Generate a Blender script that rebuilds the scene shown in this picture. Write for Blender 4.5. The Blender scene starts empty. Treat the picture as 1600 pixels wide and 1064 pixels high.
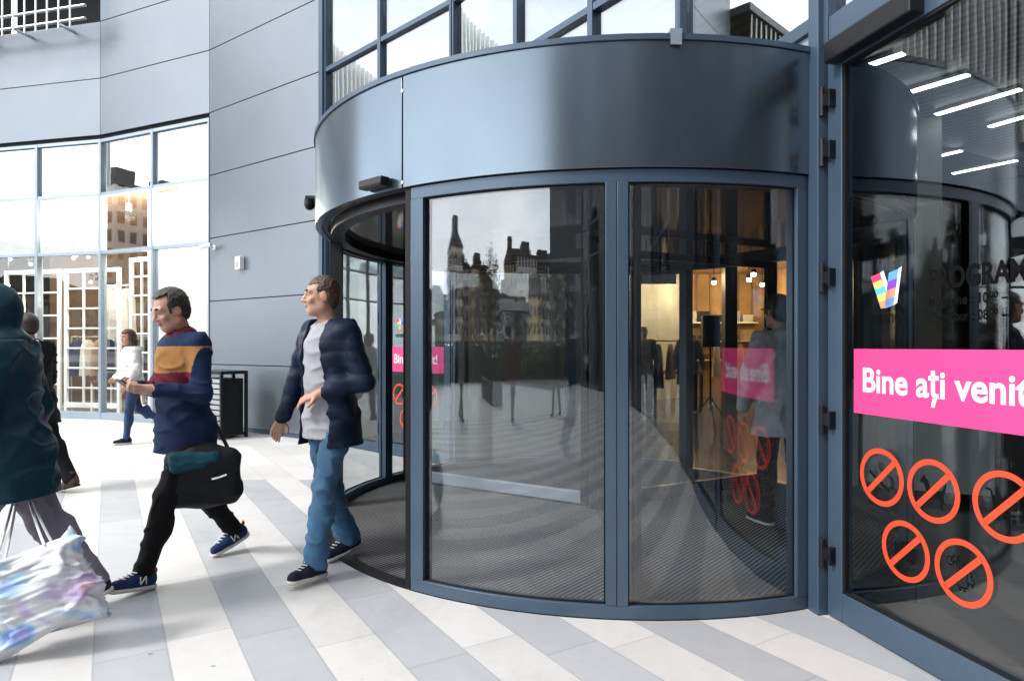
import bpy, bmesh, math, random
import numpy as np
from mathutils import Vector, Matrix
rad = math.radians
random.seed(7)
scene = bpy.context.scene
COL = scene.collection

# ------------------------------------------------------------------ camera
cam_data = bpy.data.cameras.new('camera')
cam = bpy.data.objects.new('camera', cam_data)
COL.objects.link(cam)
cam.location = (0, 0, 1.4)
cam.rotation_euler = (rad(90), 0, 0)
cam_data.sensor_width = 36
cam_data.lens = 36 * 1030 / 1600
cam_data.shift_y = 0.005
cam_data.clip_start = 0.05
cam_data.clip_end = 2000
scene.camera = cam

# ------------------------------------------------------------------ sky and sun
SUN_EL, SUN_AZ = rad(42), rad(243)          # azimuth clockwise from +Y: the sun stands behind and left
world = bpy.data.worlds.new('World')
scene.world = world
world.use_nodes = True
wn, wl = world.node_tree.nodes, world.node_tree.links
wn.clear()
w_out = wn.new('ShaderNodeOutputWorld')
w_bg = wn.new('ShaderNodeBackground'); w_bg.inputs['Strength'].default_value = 0.13
w_sky = wn.new('ShaderNodeTexSky'); w_sky.sky_type = 'NISHITA'; w_sky.sun_disc = False
w_sky.sun_elevation = SUN_EL; w_sky.sun_rotation = SUN_AZ
w_sky.air_density = 1.0; w_sky.dust_density = 2.0
w_tc = wn.new('ShaderNodeTexCoord')
w_map = wn.new('ShaderNodeMapping'); w_map.inputs['Scale'].default_value = (1.6, 1.6, 4.5)
w_noise = wn.new('ShaderNodeTexNoise'); w_noise.inputs['Scale'].default_value = 1.5; w_noise.inputs['Detail'].default_value = 7
w_noise.inputs['Roughness'].default_value = 0.55
w_ramp = wn.new('ShaderNodeValToRGB')
w_ramp.color_ramp.elements[0].position = 0.30; w_ramp.color_ramp.elements[0].color = (0.62, 0.62, 0.62, 1)
w_ramp.color_ramp.elements[1].position = 0.68; w_ramp.color_ramp.elements[1].color = (1, 1, 1, 1)
w_cl = wn.new('ShaderNodeValToRGB')
w_cl.color_ramp.elements[0].position = 0.25; w_cl.color_ramp.elements[0].color = (5.6, 5.9, 6.3, 1)
w_cl.color_ramp.elements[1].position = 0.72; w_cl.color_ramp.elements[1].color = (9.5, 9.6, 9.8, 1)
w_mix = wn.new('ShaderNodeMix'); w_mix.data_type = 'RGBA'
wl.new(w_tc.outputs['Generated'], w_map.inputs['Vector'])
wl.new(w_map.outputs['Vector'], w_noise.inputs['Vector'])
wl.new(w_noise.outputs['Fac'], w_ramp.inputs['Fac'])
wl.new(w_noise.outputs['Fac'], w_cl.inputs['Fac'])
wl.new(w_ramp.outputs['Color'], w_mix.inputs[0])
wl.new(w_sky.outputs['Color'], w_mix.inputs[6])
wl.new(w_cl.outputs['Color'], w_mix.inputs[7])
w_sep = wn.new('ShaderNodeSeparateXYZ'); wl.new(w_tc.outputs['Generated'], w_sep.inputs[0])
w_gr = wn.new('ShaderNodeValToRGB')
ge = w_gr.color_ramp.elements
ge[0].position = 0.0; ge[0].color = (1.0, 1.0, 1.0, 1); ge[1].position = 1.0; ge[1].color = (0.41, 0.41, 0.41, 1)
for q_, c_ in ((0.22, 0.86), (0.42, 0.50)):
    k_ = ge.new(q_); k_.color = (c_, c_, c_, 1)
wl.new(w_sep.outputs[2], w_gr.inputs['Fac'])
w_k = wn.new('ShaderNodeMath'); w_k.operation = 'MULTIPLY'; w_k.inputs[1].default_value = 2.0
wl.new(w_gr.outputs['Color'], w_k.inputs[0])
w_sc = wn.new('ShaderNodeVectorMath'); w_sc.operation = 'SCALE'
wl.new(w_mix.outputs[2], w_sc.inputs[0]); wl.new(w_k.outputs[0], w_sc.inputs['Scale'])
wl.new(w_sc.outputs[0], w_bg.inputs['Color'])
wl.new(w_bg.outputs['Background'], w_out.inputs['Surface'])

sun_d = bpy.data.lights.new('sun', 'SUN')
sun_d.energy = 1.2; sun_d.angle = rad(11); sun_d.color = (1.0, 0.96, 0.9)
sun = bpy.data.objects.new('sun', sun_d); COL.objects.link(sun)
sdir = Vector((math.sin(SUN_AZ) * math.cos(SUN_EL), math.cos(SUN_AZ) * math.cos(SUN_EL), math.sin(SUN_EL)))
sun.rotation_euler = sdir.to_track_quat('Z', 'Y').to_euler()

scene.view_settings.view_transform = 'Standard'
scene.view_settings.look = 'None'
scene.view_settings.gamma = 1
scene.view_settings.exposure = 1.34
scene.render.engine = 'CYCLES'
scene.cycles.max_bounces = 10
scene.cycles.transparent_max_bounces = 48
scene.cycles.glossy_bounces = 5
scene.cycles.use_denoising = True
scene.cycles.caustics_reflective = False
scene.cycles.caustics_refractive = False
scene.cycles.sample_clamp_indirect = 6

# ------------------------------------------------------------------ materials
def nodes_of(name):
    m = bpy.data.materials.new(name); m.use_nodes = True
    nt = m.node_tree
    return m, nt, nt.nodes['Principled BSDF']

def nd(nt, kind, **kw):
    n = nt.nodes.new(kind)
    for k, v in kw.items():
        if k in n.inputs: n.inputs[k].default_value = v
        else: setattr(n, k, v)
    return n

def coords(nt, scale=(1, 1, 1), rot=(0, 0, 0), loc=(0, 0, 0), kind='Object'):
    tc = nd(nt, 'ShaderNodeTexCoord')
    mp = nd(nt, 'ShaderNodeMapping')
    mp.inputs['Scale'].default_value = scale
    mp.inputs['Rotation'].default_value = rot
    mp.inputs['Location'].default_value = loc
    nt.links.new(tc.outputs[kind], mp.inputs['Vector'])
    return mp.outputs['Vector']

def mat(name, color, rough=0.5, metal=0.0, noise=0.0, nscale=6.0, bump=0.0, bscale=40.0, rvar=0.0, spec=0.5, coat=0.0, sheen=0.0, stretch=(1, 1, 1)):
    m, nt, p = nodes_of(name)
    p.inputs['Base Color'].default_value = (*color, 1)
    p.inputs['Roughness'].default_value = rough
    p.inputs['Metallic'].default_value = metal
    p.inputs['Specular IOR Level'].default_value = spec
    p.inputs['Coat Weight'].default_value = coat
    if coat: p.inputs['Coat Roughness'].default_value = 0.08
    if sheen:
        p.inputs['Sheen Weight'].default_value = sheen
        p.inputs['Sheen Roughness'].default_value = 0.5
    v = coords(nt, stretch)
    if noise or rvar:
        n = nd(nt, 'ShaderNodeTexNoise', Scale=nscale, Detail=6.0, Roughness=0.6)
        nt.links.new(v, n.inputs['Vector'])
        if noise:
            r = nd(nt, 'ShaderNodeValToRGB')
            r.color_ramp.elements[0].position = 0.3; r.color_ramp.elements[1].position = 0.7
            r.color_ramp.elements[0].color = (*[c * (1 - noise) for c in color], 1)
            r.color_ramp.elements[1].color = (*[min(1, c * (1 + noise)) for c in color], 1)
            nt.links.new(n.outputs['Fac'], r.inputs['Fac'])
            nt.links.new(r.outputs['Color'], p.inputs['Base Color'])
        if rvar:
            mr = nd(nt, 'ShaderNodeMapRange')
            mr.inputs['From Min'].default_value = 0.3; mr.inputs['From Max'].default_value = 0.7
            mr.inputs['To Min'].default_value = max(0.02, rough - rvar); mr.inputs['To Max'].default_value = rough + rvar
            nt.links.new(n.outputs['Fac'], mr.inputs['Value'])
            nt.links.new(mr.outputs['Result'], p.inputs['Roughness'])
    if bump:
        b = nd(nt, 'ShaderNodeBump', Strength=bump, Distance=0.01)
        n2 = nd(nt, 'ShaderNodeTexNoise', Scale=bscale, Detail=4.0)
        nt.links.new(v, n2.inputs['Vector'])
        nt.links.new(n2.outputs['Fac'], b.inputs['Height'])
        nt.links.new(b.outputs['Normal'], p.inputs['Normal'])
    return m

def glass(name, f0, tint, grime=0.0):
    """A thin pane: Schlick mix of a mirror and a clear tinted layer."""
    m = bpy.data.materials.new(name); m.use_nodes = True
    nt = m.node_tree; nt.nodes.clear()
    out = nd(nt, 'ShaderNodeOutputMaterial')
    lw = nd(nt, 'ShaderNodeLayerWeight', Blend=0.5)
    pw = nd(nt, 'ShaderNodeMath', operation='POWER'); pw.inputs[1].default_value = 5
    ma = nd(nt, 'ShaderNodeMath', operation='MULTIPLY_ADD'); ma.inputs[1].default_value = 1 - f0; ma.inputs[2].default_value = f0
    tr = nd(nt, 'ShaderNodeBsdfTransparent'); tr.inputs['Color'].default_value = (*tint, 1)
    gl = nd(nt, 'ShaderNodeBsdfGlossy'); gl.inputs['Roughness'].default_value = 0.0; gl.inputs['Color'].default_value = (0.97, 0.98, 1, 1)
    mx = nd(nt, 'ShaderNodeMixShader')
    # the slight waviness of real float glass
    v = coords(nt, (1, 1, 1))
    n = nd(nt, 'ShaderNodeTexNoise', Scale=1.4, Detail=1.0)
    b = nd(nt, 'ShaderNodeBump', Strength=0.03, Distance=0.02)
    nt.links.new(v, n.inputs['Vector']); nt.links.new(n.outputs['Fac'], b.inputs['Height'])
    nt.links.new(b.outputs['Normal'], gl.inputs['Normal'])
    nt.links.new(lw.outputs['Facing'], pw.inputs[0]); nt.links.new(pw.outputs[0], ma.inputs[0])
    nt.links.new(ma.outputs[0], mx.inputs[0]); nt.links.new(tr.outputs[0], mx.inputs[1]); nt.links.new(gl.outputs[0], mx.inputs[2])
    nt.links.new(mx.outputs[0], out.inputs['Surface'])
    return m

def emit(name, color, strength):
    m, nt, p = nodes_of(name)
    p.inputs['Base Color'].default_value = (*color, 1)
    p.inputs['Emission Color'].default_value = (*color, 1)
    p.inputs['Emission Strength'].default_value = strength
    return m

M = {}
M['frame'] = mat('blue_grey_aluminium', (0.058, 0.094, 0.14), 0.3, 0.25, 0.05, 3)
M['frame_light'] = mat('light_grey_aluminium', (0.30, 0.36, 0.43), 0.35, 0.4, 0.05, 4)
M['canopy'] = mat('satin_blue_sheet', (0.135, 0.172, 0.208), 0.22, 0.88, 0.04, 2)
M['clad'] = mat('grey_cladding', (0.182, 0.211, 0.242), 0.31, 0.56, 0.04, 1.2)
M['clad_dark'] = mat('dark_cladding', (0.028, 0.032, 0.04), 0.35, 0.2, 0.06, 1.0)
M['seam'] = mat('dark_seam', (0.015, 0.018, 0.022), 0.8)
M['black'] = mat('black_rubber', (0.008, 0.009, 0.01), 0.5, 0, 0.1, 20, spec=.2)
M['blackmetal'] = mat('black_metal', (0.009, 0.010, 0.012), 0.35, 0.1, 0.1, 10, spec=.3)
M['hinge'] = mat('hinge_metal', (0.02, 0.02, 0.024), 0.28, 0.5, 0.1, 30)
M['steel'] = mat('brushed_steel', (0.55, 0.57, 0.6), 0.28, 0.9, 0.05, 30, stretch=(1, 1, 12))
M['white'] = mat('white_paint', (0.8, 0.8, 0.78), 0.5, 0, 0.03, 5)
M['offwhite'] = mat('plaster', (0.72, 0.71, 0.68), 0.8, 0, 0.05, 2)
M['darkceil'] = mat('dark_ceiling', (0.035, 0.036, 0.04), 0.6, 0, 0.1, 2)
M['drumceil'] = mat('glossy_soffit', (0.05, 0.045, 0.042), 0.06, 0.1, 0.05, 2)
M['glass_drum'] = glass('drum_glass', 0.082, (0.86, 0.89, 0.90))
M['glass_door'] = glass('door_glass', 0.07, (0.82, 0.86, 0.87))
M['glass_wing'] = glass('wing_glass', 0.035, (0.95, 0.965, 0.97))
M['glass_facade'] = glass('facade_glass', 0.105, (0.94, 0.96, 0.95))
M['glass_low'] = glass('shopfront_glass', 0.045, (0.95, 0.965, 0.96))
M['glass_dim'] = glass('dim_glass', 0.05, (0.5, 0.55, 0.58))
M['glass_upper'] = glass('upper_glass', 0.36, (0.7, 0.8, 0.77))
M['pink'] = mat('pink_film', (0.84, 0.055, 0.235), 0.4, 0, 0.03, 4)
M['film_white'] = mat('white_film', (0.85, 0.85, 0.85), 0.35)
M['film_red'] = mat('orange_red_film', (0.80, 0.065, 0.022), 0.45, 0, 0.04, 8)
M['film_black'] = mat('black_film', (0.004, 0.004, 0.004), 0.7, spec=0.08)
M['led'] = emit('led_diffuser', (1.0, 0.97, 0.92), 6)
M['spot_warm'] = emit('warm_spot', (1.0, 0.78, 0.45), 60)

# ------------------------------------------------------------------ scene helpers
def link(o, parent=None):
    COL.objects.link(o)
    if parent is not None: o.parent = parent
    return o

def tag(o, label=None, cat=None, group=None, kind=None):
    if label: o['label'] = label
    if cat: o['category'] = cat
    if group: o['group'] = group
    if kind: o['kind'] = kind
    return o

def empty(name, loc=(0, 0, 0), rz=0.0, label=None, cat=None, group=None):
    o = bpy.data.objects.new(name, None)
    o.empty_display_size = 0.1
    o.location = loc; o.rotation_euler = (0, 0, rz)
    link(o)
    return tag(o, label, cat, group)

def copy_tree(o, parent=None):
    c = o.copy(); COL.objects.link(c)
    if parent is not None: c.parent = parent
    for ch in list(o.children): copy_tree(ch, c)
    return c

class MB:
    def __init__(self): self.v = []; self.f = []; self.m = []
    def add(self, vs, fs, mi=0):
        b = len(self.v); self.v += [tuple(map(float, p)) for p in vs]
        self.f += [tuple(b + i for i in f) for f in fs]; self.m += [mi] * len(fs)
        return self
    def box(self, x0, x1, y0, y1, z0, z1, mi=0):
        return self.obox((0, 0, 0), (1, 0, 0), (0, 1, 0), (0, 0, 1), (x0, x1), (y0, y1), (z0, z1), mi)
    def obox(self, o, a, b, c, ra, rb, rc, mi=0):
        o, a, b, c = Vector(o), Vector(a), Vector(b), Vector(c)
        vs = [o + a * x + b * y + c * z for x in ra for y in rb for z in rc]
        return self.add(vs, [(0, 1, 3, 2), (4, 6, 7, 5), (0, 4, 5, 1), (2, 3, 7, 6), (0, 2, 6, 4), (1, 5, 7, 3)], mi)
    def prism(self, poly, z0, z1, mi=0):
        n = len(poly)
        vs = [(x, y, z0) for x, y in poly] + [(x, y, z1) for x, y in poly]
        return self.add(vs, [tuple(range(n))[::-1], tuple(range(n, 2 * n))] + [(i, (i + 1) % n, n + (i + 1) % n, n + i) for i in range(n)], mi)
    def cyl(self, p0, p1, r0, r1=None, n=12, mi=0, caps=True):
        r1 = r0 if r1 is None else r1
        p0, p1 = Vector(p0), Vector(p1)
        d = (p1 - p0).normalized()
        a = d.orthogonal().normalized(); b = d.cross(a)
        vs = []
        for p, r in ((p0, r0), (p1, r1)):
            vs += [p + (a * math.cos(2 * math.pi * i / n) + b * math.sin(2 * math.pi * i / n)) * r for i in range(n)]
        fs = [(i, (i + 1) % n, n + (i + 1) % n, n + i) for i in range(n)]
        if caps: fs += [tuple(range(n))[::-1], tuple(range(n, 2 * n))]
        return self.add(vs, fs, mi)
    def tube(self, pts, r, n=8, mi=0):
        for p, q in zip(pts, pts[1:]): self.cyl(p, q, r, r, n, mi)
        return self
    def sector(self, cx, cy, r0, r1, z0, z1, a0, a1, n=24, mi=0):
        """A curved bar: ring sector between radii r0<r1, angles in degrees."""
        vs = []
        for i in range(n + 1):
            t = rad(a0 + (a1 - a0) * i / n); c, s = math.cos(t), math.sin(t)
            vs += [(cx + r0 * c, cy + r0 * s, z0), (cx + r1 * c, cy + r1 * s, z0), (cx + r1 * c, cy + r1 * s, z1), (cx + r0 * c, cy + r0 * s, z1)]
        fs = []
        for i in range(n):
            b = 4 * i
            fs += [(b, b + 1, b + 5, b + 4), (b + 1, b + 2, b + 6, b + 5), (b + 2, b + 3, b + 7, b + 6), (b + 3, b, b + 4, b + 7)]
        fs += [(0, 3, 2, 1), (4 * n, 4 * n + 1, 4 * n + 2, 4 * n + 3)]
        return self.add(vs, fs, mi)
    def sphere(self, c, r, n=12, mi=0):
        rr = (r, r, r) if not hasattr(r, '__len__') else r
        vs = [(c[0], c[1], c[2] - rr[2])]
        rows = n // 2
        for j in range(1, rows):
            t = math.pi * j / rows
            for i in range(n):
                a = 2 * math.pi * i / n
                vs.append((c[0] + rr[0] * math.sin(t) * math.cos(a), c[1] + rr[1] * math.sin(t) * math.sin(a), c[2] - rr[2] * math.cos(t)))
        vs.append((c[0], c[1], c[2] + rr[2]))
        fs = [(0, 1 + (i + 1) % n, 1 + i) for i in range(n)]
        for j in range(rows - 2):
            b = 1 + j * n
            fs += [(b + i, b + (i + 1) % n, b + n + (i + 1) % n, b + n + i) for i in range(n)]
        b = 1 + (rows - 2) * n
        fs += [(b + i, b + (i + 1) % n, len(vs) - 1) for i in range(n)]
        return self.add(vs, fs, mi)
    def build(self, name, mats, parent=None, bevel=0.0, smooth=False, loc=None):
        me = bpy.data.meshes.new(name)
        me.from_pydata(self.v, [], self.f)
        bm = bmesh.new(); bm.from_mesh(me)
        bmesh.ops.recalc_face_normals(bm, faces=bm.faces)
        bm.to_mesh(me); bm.free()
        if not isinstance(mats, (list, tuple)): mats = [mats]
        for m in mats: me.materials.append(m)
        for p, i in zip(me.polygons, self.m): p.material_index = i
        o = bpy.data.objects.new(name, me)
        link(o, parent)
        if loc is not None: o.location = loc
        if bevel:
            b = o.modifiers.new('bevel', 'BEVEL'); b.width = bevel; b.segments = 2; b.limit_method = 'ANGLE'; b.angle_limit = rad(50)
            b.harden_normals = False
        if smooth:
            for p in me.polygons: p.use_smooth = True
            try: me.set_sharp_from_angle(angle=rad(40))
            except Exception: pass
        return o

def text_mesh(name, s, mats, o, ax, up, nrm, width=None, height=None, bold=0.0, depth=0.0012, parent=None, space=1.0):
    """Lettering built as a thin mesh: o = lower left corner, ax = reading direction, up, nrm = towards the reader."""
    cu = bpy.data.curves.new(name, 'FONT'); cu.body = s; cu.offset = bold; cu.resolution_u = 4; cu.space_character = space
    ob = bpy.data.objects.new(name, cu); COL.objects.link(ob)
    dg = bpy.context.evaluated_depsgraph_get(); dg.update()
    me = bpy.data.meshes.new_from_object(ob.evaluated_get(dg))
    bpy.data.objects.remove(ob)
    xs = [v.co.x for v in me.vertices]; ys = [v.co.y for v in me.vertices]
    if not xs: return None
    x0, x1 = min(xs), max(xs)
    cap = 0.69
    sy = height / cap
    sx = width / (x1 - x0) if width else sy
    o, ax, up, nrm = Vector(o), Vector(ax), Vector(up), Vector(nrm)
    for v in me.vertices:
        v.co = o + ax * ((v.co.x - x0) * sx) + up * (v.co.y * sy) + nrm * depth
    me.materials.clear(); me.materials.append(mats)
    ob = bpy.data.objects.new(name, me)
    return link(ob, parent)

# ------------------------------------------------------------------ ground
STR_TH = rad(31.5)
def pave_material():
    m, nt, p = nodes_of('striped_paving')
    L = nt.links.new
    tc = nd(nt, 'ShaderNodeTexCoord')
    vr = nd(nt, 'ShaderNodeVectorRotate', rotation_type='Z_AXIS'); vr.inputs['Angle'].default_value = rad(90 - 31.5 - 90) + rad(90)
    L(tc.outputs['Object'], vr.inputs['Vector'])
    # stripe coordinate n = x*.8526 + y*.5225 ; along coordinate t = x*.5225 - y*.8526
    sx = nd(nt, 'ShaderNodeSeparateXYZ'); L(tc.outputs['Object'], sx.inputs[0])
    def lin(a, b):
        m1 = nd(nt, 'ShaderNodeMath', operation='MULTIPLY'); m1.inputs[1].default_value = a; L(sx.outputs[0], m1.inputs[0])
        m2 = nd(nt, 'ShaderNodeMath', operation='MULTIPLY_ADD'); m2.inputs[1].default_value = b; L(sx.outputs[1], m2.inputs[0]); L(m1.outputs[0], m2.inputs[2])
        return m2.outputs[0]
    n_, t_ = lin(0.8526, 0.5225), lin(0.5225, -0.8526)
    W = 0.2915
    def mth(op, a, b=None, c=None):
        q = nd(nt, 'ShaderNodeMath', operation=op)
        for i, x in enumerate((a, b, c)):
            if x is None: continue
            if isinstance(x, (int, float)): q.inputs[i].default_value = x
            else: L(x, q.inputs[i])
        return q.outputs[0]
    k = mth('DIVIDE', mth('SUBTRACT', n_, 0.234), W)
    row = mth('FLOOR', k)
    frac = mth('SUBTRACT', k, row)
    grey = mth('FLOORED_MODULO', row, 2.0)          # 0 white, 1 grey
    # the stripes stop along a band in front of the shop windows
    far = mth('GREATER_THAN', sx.outputs[1], 6.9)
    left = mth('LESS_THAN', sx.outputs[0], 0.4)
    band = mth('MULTIPLY', far, left)
    grey2 = mth('MULTIPLY', grey, mth('SUBTRACT', 1.0, band))
    # slabs: each row is cut into lengths, staggered
    wn_ = nd(nt, 'ShaderNodeTexWhiteNoise', noise_dimensions='1D'); L(row, wn_.inputs['W'])
    tt = mth('ADD', mth('DIVIDE', t_, 0.9), mth('MULTIPLY', wn_.outputs['Value'], 5.0))
    cell = mth('FLOOR', tt); tf = mth('SUBTRACT', tt, cell)
    cmb = nd(nt, 'ShaderNodeCombineXYZ'); L(row, cmb.inputs[0]); L(cell, cmb.inputs[1])
    wn2 = nd(nt, 'ShaderNodeTexWhiteNoise', noise_dimensions='2D'); L(cmb.outputs[0], wn2.inputs['Vector'])
    jw = 0.015
    j1 = mth('MINIMUM', frac, mth('SUBTRACT', 1.0, frac))
    j2 = mth('MULTIPLY', mth('MINIMUM', tf, mth('SUBTRACT', 1.0, tf)), 3.0)
    jd = mth('MINIMUM', j1, j2)
    joint = mth('LESS_THAN', jd, jw)
    ns = nd(nt, 'ShaderNodeTexNoise', Scale=1.3, Detail=8.0, Roughness=0.65); L(tc.outputs['Object'], ns.inputs['Vector'])
    ng = nd(nt, 'ShaderNodeTexNoise', Scale=260.0, Detail=3.0); L(tc.outputs['Object'], ng.inputs['Vector'])
    nm = nd(nt, 'ShaderNodeTexNoise', Scale=11.0, Detail=6.0, Roughness=0.7); L(tc.outputs['Object'], nm.inputs['Vector'])
    mix = nd(nt, 'ShaderNodeMix', data_type='RGBA'); mix.inputs[6].default_value = (0.57, 0.565, 0.553, 1); mix.inputs[7].default_value = (0.40, 0.415, 0.438, 1)
    L(grey2, mix.inputs[0])
    var = mth('ADD', mth('MULTIPLY', wn2.outputs['Value'], 0.15), mth('MULTIPLY', ns.outputs['Fac'], 0.22))
    var = mth('ADD', var, mth('MULTIPLY', ng.outputs['Fac'], 0.16))
    var = mth('ADD', var, mth('MULTIPLY', nm.outputs['Fac'], 0.20))
    var = mth('ADD', var, 0.66)
    vo = nd(nt, 'ShaderNodeTexVoronoi', Scale=2.6); L(tc.outputs['Object'], vo.inputs['Vector'])
    vs_ = nd(nt, 'ShaderNodeSeparateColor'); L(vo.outputs['Color'], vs_.inputs[0])
    gum = mth('MULTIPLY', mth('LESS_THAN', vo.outputs['Distance'], mth('MULTIPLY', vs_.outputs[0], 0.05)), mth('GREATER_THAN', vs_.outputs[1], 0.45))
    st = nd(nt, 'ShaderNodeTexNoise', Scale=0.55, Detail=9.0, Roughness=0.72, Distortion=0.6); L(tc.outputs['Object'], st.inputs['Vector'])
    stm = nd(nt, 'ShaderNodeMapRange'); stm.inputs['From Min'].default_value = 0.52; stm.inputs['From Max'].default_value = 0.70; L(st.outputs['Fac'], stm.inputs['Value'])
    fx = nd(nt, 'ShaderNodeTexNoise', Scale=55.0, Detail=3.0); L(tc.outputs['Object'], fx.inputs['Vector'])
    sp = mth('GREATER_THAN', fx.outputs['Fac'], 0.69)
    dirt = mth('SUBTRACT', 1.0, mth('ADD', mth('ADD', mth('MULTIPLY', gum, 0.42), mth('MULTIPLY', stm.outputs['Result'], 0.22)), mth('MULTIPLY', sp, 0.16)))
    var = mth('MULTIPLY', var, dirt)
    jm = mth('SUBTRACT', 1.0, mth('MULTIPLY', joint, 0.2))
    var = mth('MULTIPLY', var, jm)
    vm = nd(nt, 'ShaderNodeVectorMath', operation='SCALE'); L(mix.outputs[2], vm.inputs[0]); L(var, vm.inputs['Scale'])
    L(vm.outputs[0], p.inputs['Base Color'])
    p.inputs['Specular IOR Level'].default_value = 0.35
    rg = mth('ADD', mth('MULTIPLY', nm.outputs['Fac'], 0.3), 0.42); L(rg, p.inputs['Roughness'])
    b = nd(nt, 'ShaderNodeBump', Strength=0.25, Distance=0.004)
    hgt = mth('ADD', mth('MULTIPLY', joint, -1.0), mth('MULTIPLY', ng.outputs['Fac'], 0.35)); L(hgt, b.inputs['Height'])
    L(b.outputs['Normal'], p.inputs['Normal'])
    return m
M['pave'] = pave_material()
g = MB().add([(-300, -300, 0), (300, -300, 0), (300, 300, 0), (-300, 300, 0)], [(0, 1, 2, 3)]).build('plaza_pavement', M['pave'])
tag(g, 'pale stone plaza paving in white and light grey diagonal stripes', 'pavement', kind='structure')

M['asphalt'] = mat('asphalt', (0.05, 0.05, 0.053), .85, 0, .25, 3, .3, 90)
rdm = MB(); c0 = (-10.0, -3.0)
for i in range(48):
    a0, a1 = rad(100 + 190 * i / 48), rad(100 + 190 * (i + 1) / 48)
    rdm.add([(c0[0] + r * math.cos(a), c0[1] + r * math.sin(a), 0.004) for r, a in ((9.5, a0), (44, a0), (44, a1), (9.5, a1))], [(0, 1, 2, 3)])
tag(rdm.build('road', M['asphalt']), 'dark asphalt street behind the plaza', 'road', kind='structure')

# ------------------------------------------------------------------ facade polyline, concave towards the plaza
def hd(h): return (math.sin(rad(h)), -math.cos(rad(h)))
def seglist():
    V327 = Vector((-5.21, 11.35))
    out = {}
    p = V327.copy()
    for nm, h, ln in (('B', 65.6, 2.88), ('A', 76.8, 3.0), ('Z', 88, 3.0), ('Y', 99, 3.0), ('X', 110, 3.0), ('W', 121, 3.0)):
        q = p - Vector(hd(h)) * ln
        out[nm] = (q.copy(), h, ln); p = q
    p = V327.copy()
    for nm, h, ln in (('C', 54.4, 2.99), ('D', 46.3, 2.90)):
        out[nm] = (p.copy(), h, ln); p = p + Vector(hd(h)) * ln
    for nm, q in (('E', Vector((1.24, 4.88))), ('F', Vector((1.63, 3.433)))):
        d = q - p; h = math.degrees(math.atan2(d.x, -d.y)); out[nm] = (p.copy(), h, d.length); p = q
    for nm, h, ln in (('G', 12.5, 2.9), ('H', 6, 3.0), ('I', -5, 3.0), ('J', -16, 3.0), ('K', -27, 3.0), ('L', -38, 3.0), ('Mm', -49, 3.0), ('N', -60, 3.0), ('O', -71, 3.0)):
        out[nm] = (p.copy(), h, ln); p = p + Vector(hd(h)) * ln
    return out
SEG = seglist()
ORDER = ['W', 'X', 'Y', 'Z', 'A', 'B', 'C', 'D', 'E', 'F', 'G', 'H', 'I', 'J', 'K', 'L', 'Mm', 'N', 'O']

def frame_of(nm):
    v, h, ln = SEG[nm]
    t = hd(h); n = (-math.cos(rad(h)), -math.sin(rad(h)))
    return Vector((v.x, v.y, 0)), Vector((*t, 0)), Vector((*n, 0)), ln
UP = Vector((0, 0, 1))
def fb(mb, nm, s, d, z, mi=0):
    o, t, n, ln = frame_of(nm)
    return mb.obox(o, t, n, UP, s, d, z, mi)
def fp(nm, s, d, z):
    o, t, n, ln = frame_of(nm)
    return o + t * s + n * d + UP * z

mall = empty('mall_building', (0, 0, 0), 0, 'curving mall building clad in blue grey panels with tall shop windows and glazed upper floor', 'building')

def cladding(nm, zs, s0=0.0, s1=None, material='clad', cols=1):
    ln = frame_of(nm)[3]; s1 = ln if s1 is None else s1
    mb = MB(); g_ = 0.007
    for z0, z1 in zip(zs, zs[1:]):
        for c in range(cols):
            a = s0 + (s1 - s0) * c / cols; b = s0 + (s1 - s0) * (c + 1) / cols
            fb(mb, nm, (a + g_ / 2, b - g_ / 2), (-0.03, 0.0), (z0 + g_, z1 - g_), 0)
    fb(mb, nm, (s0, s1), (-0.26, -0.034), (zs[0], zs[-1]), 1)
    return mb.build('cladding_wall', [M[material], M['seam']], mall, bevel=0.003)

def bay(nm, s0, s1, zs, gl='glass_facade', fm='frame', top_glass=None, w=0.032, base=0.0, parent=None):
    """One window bay: mullion halves, transoms and one pane per field."""
    mb = MB()
    z0, z1 = zs[0], zs[-1]
    fb(mb, nm, (s0, s0 + w), (-0.11, 0.015), (z0, z1)); fb(mb, nm, (s1 - w, s1), (-0.11, 0.015), (z0, z1))
    hh = 0.032
    edges = []
    for i, z in enumerate(zs):
        a = z - hh if i else z; b = z + hh if i < len(zs) - 1 else z
        if i == 0: b = z + max(0.06, base)
        if i == len(zs) - 1: a = z - 0.06
        fb(mb, nm, (s0 + w, s1 - w), (-0.11, 0.008), (a, b)); edges.append((a, b))
    win = mb.build('window', M[fm], parent or mall, bevel=0.003)
    pm = MB()
    tg = []
    for i in range(len(zs) - 1):
        top = top_glass and i == len(zs) - 2
        fb(pm, nm, (s0 + w, s1 - w), (-0.052, -0.040), (edges[i][1], edges[i + 1][0]), 1 if top else (2 if i == 0 and top_glass else 0))
    pm.build('pane', [M[gl], M[top_glass or gl], M['glass_low']], win)
    return win

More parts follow.
